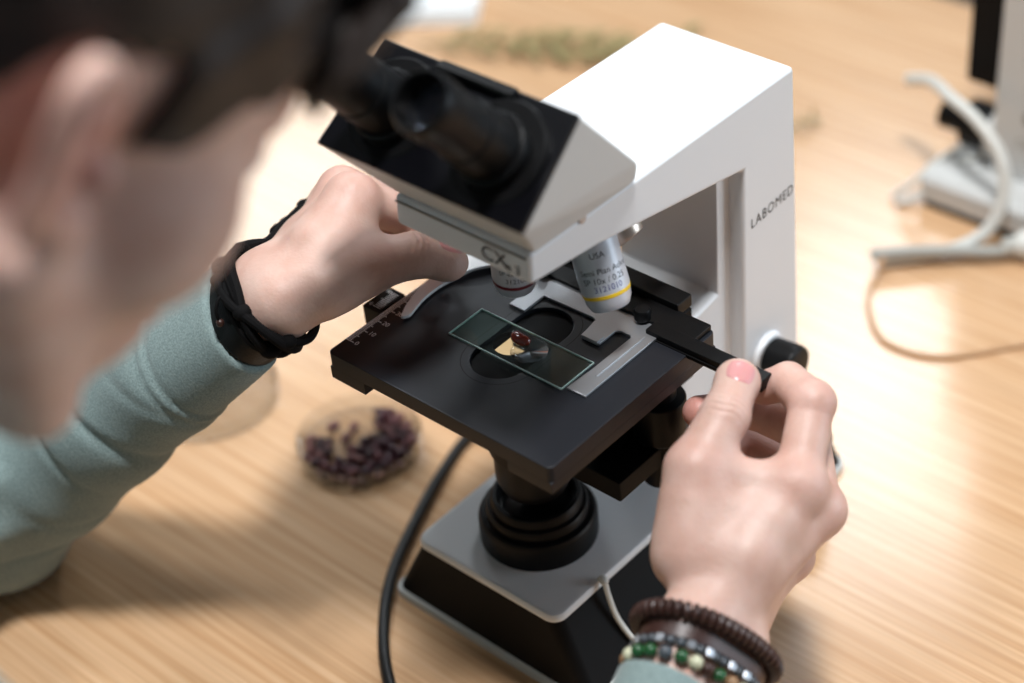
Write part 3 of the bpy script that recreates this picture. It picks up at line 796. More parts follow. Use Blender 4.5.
def head_local(q):
    ax = np.abs(q[:, 0]); m = np.stack([ax, q[:, 1], q[:, 2]], 1)     # mirror: both sides
    d = smin(ell(q, (0, -8, 46), (75, 96, 77)), ell(q, (0, 28, 36), (64, 64, 58)), 20)
    d = smin(d, ell(q, (0, 42, -18), (57, 52, 66)), 18)
    d = smin(d, ell(m, (43, 54, -14), (25, 28, 30)), 16)
    d = smin(d, cone(m, (55, 4, -44), (18, 72, -88), 15, 14), 18)
    d = smin(d, ell(q, (0, 80, -93), (20, 16, 15)), 12)
    d = smin(d, ell(q, (0, 80, -54), (30, 22, 26)), 12)
    d = smin(d, cone(m, (4, 84, 37), (36, 76, 36), 9, 8), 10)
    d = smax(d, -ell(m, (31, 97, 19), (16, 16, 11)), 8)
    d = smin(d, ell(m, (31, 75, 18), (13.5, 13.5, 12)), 3)
    d = smin(d, smin(cone(q, (0, 90, 20), (0, 112, -16), 6.5, 9), ell(m, (9.5, 102, -21), (7.5, 8, 6.5)), 5), 6)
    d = smin(d, ell(q, (0, 100, -47), (21, 5, 4.2)), 2); d = smin(d, ell(q, (0, 99, -56), (19, 5.5, 5)), 2)
    d = smin(d, cone(q, (0, -22, -30), (0, -52, -150), 52, 58), 24)
    # ears
    ms_ = q[:, 0] > 0
    e = np.full(len(q), 99.)
    for s, sel in ((1, ms_), (-1, ~ms_)):
        near = sel & (np.abs(ax-82) < 30) & (np.abs(q[:, 1]+14) < 60) & (np.abs(q[:, 2]) < 60)
        if not near.any(): continue
        pe = q[near]; pts = EPT[s]; h = None
        for a, b in zip(pts[:-1], pts[1:]):
            c = cone(pe, a, b, 4.2, 4.2); h = c if h is None else np.minimum(h, c)
        a_ = math.radians(34); R = np.stack([V3(s*math.cos(a_), math.sin(a_), 0), V3(s*math.sin(a_), -math.cos(a_), 0), V3(0, 0, 1)], 1)
        plate = ell(pe, ear_pt(s, 10, 4, -1.5), (4.2, 20, 31), R)
        h = smin(h, plate, 4)
        for (u0, v0, u1, v1) in ((12, 22, 18, 4), (18, 4, 12, -14)):
            h = smin(h, cone(pe, ear_pt(s, u0, v0, 2), ear_pt(s, u1, v1, 2), 3.6, 3.4), 3)
        h = smin(h, ell(pe, ear_pt(s, 1, -26, 0), (6, 9, 10), R), 4)
        h = smax(h, -ell(pe, ear_pt(s, 3, 0, 7), (9, 11, 14), R), 2.5)
        h = smin(h, ell(pe, ear_pt(s, -8, -2, 3), (5, 4, 7), R), 3)
        e[near] = h
    return smin(d, e, 5)
SHR = V3(138, -404, 92); SHL = V3(-206, -400, 92)
NECK = hw((0, -55, -150))
CHEST = V3(-36, -432, 20); BELLY = V3(-36, -452, -190); PELV = V3(-36, -480, -350)
RW = (RJ['wl']+RJ['wr'])/2; LW = (LJ['wl']+LJ['wr'])/2
def trunk(p, g):
    """g = extra thickness"""
    d = smin(cone(p, CHEST+V3(52, 0, 20), BELLY+V3(45, 0, 0), 92+g, 88+g), cone(p, CHEST-V3(52, 0, -20), BELLY-V3(45, 0, 0), 92+g, 88+g), 30)
    d = smin(d, cone(p, BELLY, PELV, 112+g, 118+g), 40)
    d = smin(d, cone(p, NECK+V3(-12, -14, -34), SHL, 52+g, 50+g), 40)
    d = smin(d, cone(p, NECK+V3(12, -14, -34), SHR, 52+g, 50+g), 40)
    return d
def arms(p, g):
    d = smin(cone(p, SHL, L_ELB, 46+g, 38+g), cone(p, SHR, R_ELB, 46+g, 38+g), 8)
    return d
def f_body(p):
    d = smin(trunk(p, 0), arms(p, 0), 26)
    for w, e in ((RW, R_ELB), (LW, L_ELB)):
        d = smin(d, cone(p, e, e+(w-e)*.45, 36, 24), 14)
    nk = cone(p, NECK, CHEST+V3(0, 20, 60), 56, 70)
    d = smin(d, nk, 30)
    return smin(d, head_local(hl(p))*HS, 22)

def boxof(J, pad=24):
    a = np.array(list(J.values())); return a.min(0)-pad, a.max(0)+pad
bp_v, bp_f = nets(f_body, (-345, -620, -480), (290, -90, 480), 3.8)
parts_v = [bp_v]; parts_f = [bp_f]; n0 = len(bp_v)
for J, f, e in ((RJ, f_R, R_ELB), (LJ, f_L, L_ELB)):
    lo, hi = boxof(J)
    w = (J['wl']+J['wr'])/2; q = w+(e-w)*.62
    lo = np.minimum(lo, q-30); hi = np.maximum(hi, q+30)
    cutn = (e-w)/np.linalg.norm(e-w); L_ = np.linalg.norm(e-w)*.55
    fc = lambda p, f=f, w=w, cutn=cutn, L_=L_: np.maximum(f(p), (p-w) @ cutn-L_)
    v, F = nets(fc, lo, hi, 1.1)
    parts_v.append(v); parts_f.append(F+n0); n0 += len(v)
def put_np(name, v, F, material, parent=None, origin=None):
    if origin is None: lo = v.min(0); hi = v.max(0); origin = ((lo[0]+hi[0])/2, (lo[1]+hi[1])/2, lo[2])
    o0 = np.array(W(origin)); w = v*.001; w[:, 2] -= TZ*.001; w = w-o0
    me = bpy.data.meshes.new(name)
    me.vertices.add(len(w)); me.vertices.foreach_set('co', w.astype(np.float32).ravel())
    me.loops.add(F.size); me.loops.foreach_set('vertex_index', F.astype(np.int32).ravel())
    me.polygons.add(len(F)); me.polygons.foreach_set('loop_start', (np.arange(len(F))*F.shape[1]).astype(np.int32))
    me.update(calc_edges=True); me.validate()
    me.polygons.foreach_set('use_smooth', [True]*len(me.polygons))
    me.materials.append(MATS[material])
    o = bpy.data.objects.new(name, me); col.objects.link(o)
    if parent is not None: o.parent = parent; o.location = Vector(o0)-world_loc(parent)
    else: o.location = Vector(o0)
    return o
person = thing('person', (-36, -470, FZ), 'person in a mint green sweatshirt leaning over the microscope, both hands on it', 'person')
# weld trunk, head and both hands into one continuous skin
body = put_np('body', parts_v[0].copy(), parts_f[0], 'skin', person)
b0 = np.array(world_loc(body))
n_ = len(parts_v[0]); tmp = []
for v, F in zip(parts_v[1:], parts_f[1:]):
    o = put_np('hand', v.copy(), F-n_, 'skin'); n_ += len(v); tmp.append(o)
    md = body.modifiers.new('weld', 'BOOLEAN'); md.operation = 'UNION'; md.solver = 'FAST'; md.object = o
bpy.context.view_layer.update()
dg = bpy.context.evaluated_depsgraph_get()
wme = bpy.data.meshes.new_from_object(body.evaluated_get(dg))
body.modifiers.clear()
wme.polygons.foreach_set('use_smooth', [True]*len(wme.polygons))
wme.name = 'body'; body.data = wme
for o in tmp: bpy.data.objects.remove(o)
co = np.zeros(len(wme.vertices)*3, np.float32); wme.vertices.foreach_get('co', co)
allv = (co.reshape(-1, 3).astype(float)+b0)*1000.; allv[:, 2] += TZ
# warmer skin at knuckles, finger ends and ears
fl_ = np.zeros(len(allv))
for J in (RJ, LJ):
    for k, r, a in (('i0', 9, .45), ('m0', 9, .4), ('i1', 9, .35), ('m3', 13, .75), ('r3', 13, .75), ('m2', 12, .4), ('r2', 12, .4), ('p3', 12, .7), ('tm', 10, .35), ('ti', 8, .2), ('i3', 10, .5)):
        fl_ = np.maximum(fl_, a*np.exp(-(((allv-J[k])**2).sum(1))/(2*r*r)))
for s in (1, -1):
    fl_ = np.maximum(fl_, .62*np.exp(-(((allv-hw(ear_pt(s, 10, 6)))**2).sum(1))/(2*17.*17)))
vc = body.data.color_attributes.new('flush', 'FLOAT_COLOR', 'POINT')
vc.data.foreach_set('color', np.stack([fl_, fl_, fl_, np.ones_like(fl_)], 1).astype(np.float32).ravel())

# nails
def nail(J, f, tocam, name='thumbnail', wdt=7.2, ln=7.2):
    ax = (J['tt']-J['ti'])/np.linalg.norm(J['tt']-J['ti']); sd = np.cross(ax, tocam); sd /= np.linalg.norm(sd); nr = np.cross(sd, ax)
    n = 13; fs = []
    g = np.linspace(-1, 1, n); a, b = [q.ravel() for q in np.meshgrid(g, g, indexing='ij')]
    x = a*np.sqrt(1-b*b/2.6)*wdt; y = b*np.sqrt(1-a*a/2.6)*ln
    p = J['tt']+ax*(.4+y)[:, None]+sd*x[:, None]+nr*16
    for _ in range(14): p = p-nr*f(p)[:, None]*.7
    vs_ = p+nr*np.where(np.maximum(np.abs(a), np.abs(b)) < .9, .42, -.25)[:, None]
    for i in range(n-1):
        for j in range(n-1): fs.append((i*n+j, (i+1)*n+j, (i+1)*n+j+1, i*n+j+1))
    put(name, vs_, fs, 'nail', person, angle=180)
nail(RJ, f_R, TOCAM_R); nail(LJ, f_L, UPL)
for s in (1, -1):
    MB().ball(hw((s*31, 77.5, 18)), 12.2, 20, 14).build('eye', 'eye_white', person, angle=180)

# ---- hair: cap with a hairline round ear and temple, and locks over the brow
_k = np.array([(.13, .02, .05), (.05, .11, -.04), (-.07, .06, .12), (.21, .09, .03), (.04, -.19, .15)])
def wob(q): return sum(np.sin(q @ k*1.3+i*1.7)/(1+.5*i) for i, k in enumerate(_k))
lockr = random.Random(5)
LOCKS = []
for i in range(26):
    x = -60+i*4.9+lockr.uniform(-3, 3)
    y0 = 76-abs(x)*.22; z0 = 92+lockr.uniform(-6, 6)
    y1 = y0+13+lockr.uniform(-5, 7)-abs(x)*.1; z1 = 50+lockr.uniform(-14, 12)
    LOCKS.append((V3(x*.9, y0-8, z0), V3(x+4, y0+11, z0-12), V3(x+lockr.uniform(2, 10), y1, z1)))
def f_hair(p):
    q = hl(p)
    y = q[:, 1]; z = q[:, 2]
    zl = np.interp(y, [-120, -70, -38, -30, 8, 14, 30, 36, 58, 70, 120], [-52, -50, -30, 20, 34, -16, -12, 22, 42, 60, 62])
    d = smin(ell(q, (0, -9, 52), (83, 104, 82)), ell(q, (0, 24, 48), (71, 74, 62)), 16)
    d = d-1.6*wob(q)
    d = smax(d, (zl-z)*.55+1.2*np.sin(q[:, 0]*.35+y*.5), 5)
    sel = (y > 40) & (z > 20)
    if sel.any():
        ql = q[sel]; dl = d[sel]
        for a, b, c in LOCKS:
            dl = smin(dl, smin(cone(ql, a, b, 9, 7), cone(ql, b, c, 7, 1.2), 2), 2.5)
        d[sel] = dl
    return d*HS
hv, hf = nets(f_hair, HC-150, HC+165, 2.8)
put_np('hair', hv, hf, 'hair', person)

# ---- sweatshirt
def sleeve(p, e, J, cuff, g0, g1, seed):
    """forearm sleeve, oval at the wrist, with cross folds and a smooth cuff"""
    w = (J['wl']+J['wr'])/2
    ax = (w-e)/np.linalg.norm(w-e); s = (p-e) @ ax; L_ = (cuff-e) @ ax
    rad = p-e-s[:, None]*ax
    u = np.cross(ax, V3(0, 0, 1)); u /= np.linalg.norm(u); v = np.cross(u, ax)
    ph = np.arctan2(rad @ v, rad @ u)
    du = (J['wl']-J['wr']); du = (du-ax*(du @ ax))*.5; end = e+ax*L_*1.02
    d0 = smin(cone(p, e+du*.4, end+du, g0-3, g1), cone(p, e-du*.4, end-du, g0-3, g1), 18)
    k = sstep(L_-44, L_-62, s)                       # folds die out at the cuff seam
    ph2 = s/11.5+.9*np.sin(ph+seed)+.5*np.sin(2*ph+s/30.)+.4*np.sin(s/17.)
    fo = -2.6*np.exp(-(np.sin(ph2)/.30)**2)*(.55+.45*np.sin(ph*1.0+s/19.+seed))+1.3*np.sin(s/9.7-1.1*np.cos(ph+seed*2)+2)
    d = d0-fo*k-1.2*k-.4*np.sin(s/26.+ph+seed)
    d = d-1.1*np.exp(-((s-(L_-49))/1.5)**2)+.9*np.exp(-((s-(L_-45.5))/1.3)**2)+.6*np.exp(-((s-(L_-52.5))/1.3)**2)
    d = smax(d, s-L_, 2.2)
    return smax(d, -np.maximum(d0+4.6, (L_-7)-s), 1.0)
R_CUFF = V3(*R_CUFF_AT); L_CUFF = V3(*L_CUFF_AT)
NB = NECK+(CHEST-NECK)*.22
def f_shirt(p):
    d = trunk(p, 9)
    d = d-3.0*np.sin(p[:, 0]*.03+p[:, 2]*.035+np.sin(p[:, 1]*.05)*1.5)
    d = smin(d, arms(p, 9)-2.2*np.sin(p[:, 2]*.16+np.sin(p[:, 0]*.07)*1.4+p[:, 1]*.06), 26)
    d = smax(d, PELV[2]-20-p[:, 2], 6)
    # shoulders run up to a rolled collar round the neck
    d = smin(d, cone(p, NB, CHEST+V3(0, 12, 56), 67, 84), 34)
    d = smin(d, cone(p, CHEST+V3(-70, -20, 60), CHEST+V3(70, -20, 60), 84, 84), 30)
    an = (NECK-CHEST)/np.linalg.norm(NECK-CHEST)
    q = p-NB; s = q @ an; r2 = (q*q).sum(1)
    near = r2 < 210.**2
    if near.any():
        g = smax(f_body(p[near])-7.5-2.5*np.exp(-((s[near]-46)/5.)**2), np.maximum(np.maximum(s[near]-52, np.sqrt(r2[near])-200), hl(p[near])[:, 1]-18), 3)
        d[near] = smin(smax(d[near], s[near]-50, 3), g, 8)
    d = smin(d, sleeve(p, L_ELB, LJ, L_CUFF, 45, 21.5, .4), 14)
    d = smin(d, sleeve(p, R_ELB, RJ, R_CUFF, 45, 22, 1.9), 14)
    return d
sv, sf = nets(f_shirt, (-345, -630, -400), (300, -50, 360), 2.4)
put_np('sweatshirt', sv, sf, 'sweat_fabric', person)

# ---- trousers, shoes and the stool
HIP = {1: V3(52, -470, -385), -1: V3(-124, -470, -385)}
KNEE = {1: V3(70, -120, -400), -1: V3(-150, -120, -400)}
ANK = {1: V3(72, -150, -815), -1: V3(-152, -150, -815)}
def f_tr(p):
    d = cone(p, PELV+V3(0, 0, 10), PELV+V3(0, 0, -30), 116, 116)
    for s in (1, -1):
        d = smin(d, smin(cone(p, HIP[s], KNEE[s], 82, 60), cone(p, KNEE[s], ANK[s], 60, 50), 20), 30)
    return smax(d, p[:, 2]-(PELV[2]+40), 4)-1.5*np.sin(p[:, 2]*.07+p[:, 1]*.05)
tv, tf = nets(f_tr, (-260, -620, -880), (180, -20, -290), 6)
put_np('trousers', tv, tf, 'trousers', person)
for s in (1, -1):
    c = ANK[s]
    fsu = lambda p, c=c: smax(smin(cone(p, c+V3(0, -20, -60), c+V3(0, 150, -78), 48, 40), cone(p, c, c+V3(0, 0, -60), 46, 46), 20), FZ+.5-p[:, 2], 3)
    v, F = nets(fsu, c-V3(80, 90, 130), c+V3(80, 220, 40), 6)
    put_np('shoe', v, F, 'shoe', person)
stl = thing('stool', (-36, -470, FZ), 'round wooden stool under the seated person', 'stool')
MB().lathe((-36, -480, -500), (0, 0, 1), [(150, 0), (165, 3), (168, 12), (165, 22), (150, 26), (.5, 27)], 56).build('seat', 'stool_wood', stl)
for a in (45, 135, 225, 315):
    c, s = math.cos(math.radians(a)), math.sin(math.radians(a))
    MB().tube([(-36+c*110, -480+s*110, -500), (-36+c*160, -480+s*160, FZ)], [15, 13], 14).build('leg', 'stool_wood', stl)

# ------------------------------------------------------------------ bracelets (beads set on the skin)
def wrist_ring(J, f, e, along, tilt=0., n=72, ph0=1.0):
    """loop of skin points round the wrist, `along` mm from the wrist towards the elbow"""
    w = (J['wl']+J['wr'])/2; ax = (e-w)/np.linalg.norm(e-w)
    u = J['wl']-J['wr']; u = u-ax*(u @ ax); u /= np.linalg.norm(u); v = np.cross(ax, u)
    an = 2*math.pi*np.arange(n)/n
    d = u[None]*np.cos(an)[:, None]+v[None]*np.sin(an)[:, None]
    p = w+ax[None]*(along+tilt*np.cos(an-ph0))[:, None]+d*60
    for _ in range(24): p = p-d*f(p)[:, None]*.75
    return list(p), list(d), ax
def loop_at(ring, nor, t):
    """point at the fraction t of the loop's length"""
    P_ = np.array(ring); seg = np.linalg.norm(np.roll(P_, -1, 0)-P_, axis=1); cum = np.concatenate([[0], np.cumsum(seg)])
    x = (t % 1)*cum[-1]; i = min(int(np.searchsorted(cum, x, 'right'))-1, len(seg)-1); j = (i+1) % len(seg); fr = (x-cum[i])/max(seg[i], 1e-6)
    return ring[i]*(1-fr)+ring[j]*fr, nor[i]*(1-fr)+nor[j]*fr
def ring_len(ring): return sum(np.linalg.norm(ring[i]-ring[i-1]) for i in range(len(ring)))
def basis(t, d):
    z = Vector(t).normalized(); x = Vector(d); x = (x-z*x.dot(z)).normalized(); y = z.cross(x)
    return Matrix((x, y, z)).transposed()
# right wrist: dark wooden discs
ring, nor, ax = wrist_ring(RJ, f_R, R_ELB, 1.5, 3)
b1 = thing('bead_bracelet', RW-V3(0, 0, 25), 'dark brown bracelet of wooden disc beads, nearest the right hand', 'bracelet')
n = int(ring_len(ring)*1.14/3.7)
for k in range(n):
    p, d = loop_at(ring, nor, k/n); q, _ = loop_at(ring, nor, (k+.5)/n); t = q-loop_at(ring, nor, (k-.5)/n)[0]
    MB().lathe(p+d*4.2, t, [(.8, -1.6), (3.8, -1.5), (4.5, -.6), (4.5, .6), (3.8, 1.5), (.8, 1.6)], 14).build('bead', 'bead_brown', b1)
# brown flat strap
ring, nor, ax = wrist_ring(RJ, f_R, R_ELB, 9.5, 3, 60)
m = MB(); vs_ = []; fs = []
for p, d in zip(ring, nor):
    for h_, o_ in ((-3.4, .2), (-3.4, 2.2), (3.4, 2.2), (3.4, .2)): vs_.append(p+ax*h_+d*o_)
for k in range(60):
    j = (k+1) % 60
    for c in range(4): fs.append((k*4+c, k*4+(c+1) % 4, j*4+(c+1) % 4, j*4+c))
tag(m.add(vs_, fs).build('leather_strap', 'bead_brown'), 'flat brown strap between the beads on the right wrist', 'bracelet')
# grey stones with silver cubes
ring, nor, ax = wrist_ring(RJ, f_R, R_ELB, 15.5, 3)
b2 = thing('bead_bracelet', RW-V3(0, 0, 30), 'thin bracelet of grey stones and silver beads on the right wrist', 'bracelet')
n = int(ring_len(ring)*1.1/4.6)
for k in range(n):
    p, d = loop_at(ring, nor, k/n); t = loop_at(ring, nor, (k+.5)/n)[0]-loop_at(ring, nor, (k-.5)/n)[0]
    if k % 5 in (1, 3):
        q = MB().box(-2, 2, -2, 2, -2, 2, .5, 1); R = basis(t, d)
        MB().add([Vector(p+d*2.6)+R @ Vector(v) for v in q.v], q.f).build('bead', 'bead_silver', b2)
    else:
        MB().ball(p+d*2.6, 2.35, 12, 8).build('bead', 'bead_grey', b2, angle=180)
# green and cream stones
ring, nor, ax = wrist_ring(RJ, f_R, R_ELB, 22, 3)
b3 = thing('bead_bracelet', RW-V3(0, 0, 34), 'bracelet of round green, cream and tan beads next to the cuff', 'bracelet')
n = int(ring_len(ring)*1.1/6.9)
cyc = ['bead_green', 'bead_cream', 'bead_tan', 'bead_green', 'bead_brown', 'bead_cream', 'bead_green', 'bead_grey']
for k in range(n):
    p, d = loop_at(ring, nor, k/n)
    MB().ball(p+d*3.5, 3.35, 14, 10).build('bead', cyc[k % 8], b3, angle=180)
# left wrist: broad leather band, cords and knots
ring, nor, ax = wrist_ring(LJ, f_L, L_ELB, 19, -4, 64, 0.)
m = MB(); vs_ = []; fs = []
for p, d in zip(ring, nor):
    for h_, o_ in ((-7.5, .3), (-7.5, 2.4), (-6.9, 2.8), (6.9, 2.8), (7.5, 2.4), (7.5, .3)): vs_.append(p+ax*h_+d*o_)
for k in range(64):
    j = (k+1) % 64
    for c in range(6): fs.append((k*6+c, k*6+(c+1) % 6, j*6+(c+1) % 6, j*6+c))
tag(m.add(vs_, fs).build('leather_bracelet', 'leather'), 'broad black leather band next to the cuff on the left wrist', 'bracelet')
for ci, (al, amp, fr, rr, off, lb) in enumerate(((11.0, 1.6, 6, 3.1, 2.2, 'black cord bracelet beside the broad leather band on the left wrist'), (7.0, 4.8, 3, 2.7, 2.6, 'wavy black cord crossing the other cords on the left wrist'), (6.0, 5.2, 4, 2.3, 4.2, 'thin black cord with knotted tails on the left wrist'), (1.0, 4.0, 2, 2.4, 2.2, 'outermost black cord, nearest the left hand'))):
    n = 120; pts = []
    ring, nor, ax = wrist_ring(LJ, f_L, L_ELB, al, -6, 48, 0.)
    t = thing('cord_bracelet', LW-V3(0, 0, 28), lb, 'bracelet')
    for k in range(n):
        p, d = loop_at(ring, nor, k/n); a = 2*math.pi*k/n
        pts.append(p+d*(off+.9*math.sin(a*fr*2+ci))+ax*amp*math.sin(a*fr+ci*2.1))
    MB().tube(pts, rr, 9, closed=True).build('cord', 'cord_dark', t)
    for kk in range(5):
        i = (kk*23+ci*9) % n
        MB().ball(pts[i], rr*1.9, 12, 8, (1, 1, .8)).build('knot', 'cord_dark', t, angle=180)
    if ci == 2:
        for kk, (dx, dz) in ((14, (1.0, -.9)), (74, (-.9, .6))):
            a0 = pts[kk]; dd = nor[int(kk/n*48)]
            tp = spline([a0, a0+dd*5, a0+dd*9+V3(0, 0, -5), a0+dd*10+V3(1, 1, -11)], 5)
            MB().tube(tp, .9, 7).build('cord_tail', 'cord_dark', t)
            MB().ball(tp[-1], 2.2, 10, 7).build('tail_bead', 'bead_brown', t, angle=180)
# ------------------------------------------------------------------ dishes and beans
def dish(name, cx, cy, R_, h, label, t=1.3, up=True):
    pr = [(.3, 0), (R_-1, 0), (R_, .8), (R_, h-.4), (R_-.4, h), (R_-t+.3, h), (R_-t, h-.4), (R_-t, t+.6), (R_-t-.8, t), (.3, t)]
    o = MB().lathe((cx, cy, TZ+.05), (0, 0, 1), pr, 80, cap=True).build(name, 'dish_plastic')
    return tag(o, label, 'petri dish')
DX, DY, DR = -178.0, 31.0, 39.0
dish('petri_dish', DX, DY, DR, 13, 'small clear petri dish holding a heap of dark red beans')
dish('petri_dish', -292, 8, 44, 11, 'clear empty petri dish half hidden behind the left sleeve')
rnd = random.Random(11)
right_ = np.array([.749, .662]); fwd_ = np.array([-.706, .708])
spots = []
def try_put(n, zc, gap, dmin, rng_r):
    c = 0; tries = 0
    while c < n and tries < 9000:
        tries += 1
        a = rnd.random()*2*math.pi; r = math.sqrt(rnd.random())*rng_r
        x, y = r*math.cos(a), r*math.sin(a)
        u = x*right_[0]+y*right_[1]; w = x*fwd_[0]+y*fwd_[1]
        if gap(u, w): continue
        if any(abs(q[2]-zc) < 3.0 and (q[0]-x)**2+(q[1]-y)**2 < dmin*dmin for q in spots): continue
        spots.append((x, y, zc)); c += 1
# the heap fills the near and right side of the dish; the far left is bare but for three strays
bare = lambda u, w: w > (-6 + .9*(u+4) if u > -20 else 8) and u < 13
try_put(110, 4.0, bare, 5.2, DR-5.5)
try_put(60, 8.2, lambda u, w: bare(u+3, w+4) or u*u+w*w > 31**2, 5.8, DR-7)
for (u, w) in ((-17, 19), (-4, 17), (-9, 7)):
    p = right_*u+fwd_*w; spots.append((p[0], p[1], 4.0))
protos = []
for i in range(5):
    L_ = 7.6+rnd.random()*1.3
    v_, f_ = bean_mesh((0, 0, 0), L_, 5.4, 4.8, Matrix.Identity(3), 12, 8)
    me = bpy.data.meshes.new('bean'); me.from_pydata([tuple(q*.001) for q in v_], [], f_); me.update()
    me.polygons.foreach_set('use_smooth', [True]*len(me.polygons)); me.materials.append(MATS['bean_%d' % i]); protos.append(me)
for i, (x, y, z) in enumerate(spots):
    o = bpy.data.objects.new('bean', protos[rnd.randrange(5)]); col.objects.link(o)
    o.location = W((DX+x, DY+y, TZ+z)); o.rotation_euler = (rnd.uniform(-.3, .3), rnd.uniform(-.2, .2), rnd.random()*6.28)
    stray = len(spots)-i
    tag(o, {3: 'loose dark bean farthest left of the heap in the petri dish', 2: 'loose dark bean at the far side of the petri dish, right of another', 1: 'loose dark bean between the heap and two other strays'}.get(stray, 'dark red bean in the heap filling the petri dish'), 'bean', 'beans in the petri dish')

# ------------------------------------------------------------------ cables
bc = MB().tube(spline([(-60, 160, -160), (-90, 152, -172), (-118, 118, -178), (-128, 80, -180), (-118, 40, -180.8), (-101, -2, -181), (-83, -38, -181), (-60, -68, -181), (-30, -95, -181), (20, -125, -181), (90, -150, -181), (200, -190, -181), (330, -250, -181), (385, -318, -181), (398, -346, -181), (402, -356, -200), (402, -360, -300), (396, -366, -700), (380, -390, FZ+6), (330, -460, FZ+4)], 10), 3.4, 14)
tag(bc.build('power_cable', 'cable_black'), 'black power cable curving round the front of the microscope base', 'cable')
wp = spline([(47.5, -5, -129.2), (51, -6, -130.6), (54, -7, -138), (58.5, -6, -153), (66, -1, -170), (73.5, 6, -181), (86, 16, -182.8), (110, 20, -182.9), (180, 0, -182.9), (300, -110, -182.9), (400, -230, -182.9), (440, -330, -182.9), (446, -348, -183.2), (448, -354, -210), (450, -356, -420), (452, -362, -860), (470, -400, FZ+3)], 8)
tag(MB().tube(wp, [2.4]*9+[1.6]*(len(wp)-9), 10).build('white_cable', 'cable_white'), 'thin white cable hanging over the right edge of the microscope base', 'cable')

# ------------------------------------------------------------------ second microscope at the right edge
m2 = thing('microscope', (40, 520, TZ), 'pale grey second microscope with black knobs at the right edge', 'microscope')
loft([(rrect(-42, 130, 452, 640, 8), TZ), (rrect(-42, 130, 452, 640, 8), TZ+7)]).build('base_foot', 'black_matte', m2)
loft([(rrect(-44, 132, 450, 642, 8), TZ+7), (rrect(-44, 132, 450, 642, 8), TZ+22), (rrect(-40, 128, 454, 638, 8), TZ+26)]).build('base', 'grey_paint', m2)
a2 = MB().prism([(-6, -160), (92, -160), (92, 150), (30, 175), (-6, 175)], 'y', 480, 560, 3, 3).build('arm', 'grey_paint', m2)
MB().lathe((22, 479.6, -108), (0, -1, 0), [(5.5, 0), (5.5, .4), (4.6, .45)], 32).build('emblem_disc', 'strip_paint', m2)
lettering('arm_marks', 'CX', 6, (12, 480, -132), (1, 0, 0), (0, 0, 1), 'strip_paint', m2, depth=.2)
for (y, z, r, l) in ((496, -136, 16, 46),):
    MB().lathe((-6, y, z), (-1, 0, 0), [(r+3, -2), (r+3, 4), (r+1, 5)], 40).build('knob_collar', 'grey_paint', m2)
    k = MB().lathe((-6, y, z), (-1, 0, 0), [(r, 4), (r+.6, 5), (r+.6, l*.55), (r*.62, l*.6), (r*.64, l), (.5, l+.5)], 44).build('focus_knob', 'black_plastic', m2)
MB().box(-40, -4, 500, 545, -108, 60, 3).build('stage_block', 'black_matte', m2)
MB().box(-34, 120, 552, 690, -20, -8, 2).build('stage', 'stage_black', m2)
MB().prism([(470, 120), (700, 132), (700, 168), (478, 178)], 'x', -2, 88, 3, 3).build('upper_arm', 'grey_paint', m2)
MB().lathe((43, 620, 126), (0, 0, -1), [(34, -4), (35, 0), (35, 10), (32, 14), (.5, 15)], 48).build('nosepiece', 'black_plastic', m2)
for (dx, dy) in ((0, 22), (-22, 0), (22, 0)):
    MB().lathe((43+dx, 620+dy, 114), (dx*.006, dy*.006, -1), [(10, 0), (11, 2), (11, 26), (9, 34), (5, 38), (.4, 38)], 32).build('objective', 'satin_grey', m2)
MB().lathe((43, 600, TZ+26), (0, 0, 1), [(31, 0), (31, 14), (27, 17), (25, 22), (20, 24), (.5, 22)], 48).build('illuminator', 'black_plastic', m2)
MB().hull([(-14, 640, 168), (100, 640, 168), (-14, 560, 168), (100, 560, 168), (-22, 712, 205), (108, 712, 205), (-18, 664, 240), (104, 664, 240)], 2, 2).build('viewing_head', 'grey_paint', m2)
for ex in (11, 75):
    MB().lathe((ex, 688, 222), (0, .62, .78), [(24, -1), (24, 4), (16, 6), (15, 34), (13.6, 38), (14.6, 54), (14, 64), (11, 63), (10, 58), (.5, 58)], 40).build('eyepiece', 'black_plastic', m2)

def cable(name, pts, r, material, label, n=8):
    o = MB().tube(spline(pts, n), r, 12).build(name, material); return tag(o, label, 'cable')
cable('grey_cable', [(-84, 500, -122), (-62, 492, -112), (-34, 470, -104), (-4, 456, -106), (20, 448, -122), (28, 440, -146), (24, 428, -168), (10, 410, -178), (-6, 392, -180), (-24, 372, -180.4)], 4.4, 'cable_white', 'thick pale cable arching up beside the second microscope')
cable('white_cable', [(-26, 366, -171.5), (-8, 384, -172), (14, 404, -174), (34, 420, -176), (44, 432, -176.5)], 4.0, 'cable_grey', 'grey cable end lying across the wood in front of the second microscope')
pl = thing('white_plug', (62, 446, TZ), 'white moulded plug at the right edge of the table', 'plug')
MB().lathe((44, 432, -174), (.72, .69, .0), [(4, -2), (7, 0), (10, 5), (10.6, 24), (9, 32), (7, 34), (.5, 34)], 32).build('body', 'cable_white', pl)
for k in range(3):
    MB().lathe((44, 432, -174), (.72, .69, .0), [(5.6, -8+k*2.6), (6.2, -7.6+k*2.6), (6.2, -6.4+k*2.6), (5.6, -6+k*2.6)], 24).build('strain_relief', 'cable_white', pl)
cable('beige_cable', [(-19, 374, -170), (-15, 352, -182.6), (-4, 330, -183.2), (24, 306, -183.2), (60, 312, -183.2), (95, 352, -183.2), (150, 420, -183.2), (230, 560, -183.2), (262, 690, -183.2), (266, 718, -183.0), (267, 724, -200), (268, 728, -500), (270, 760, FZ+3)], 1.8, 'cable_beige', 'thin tan wire looping on the table at right')
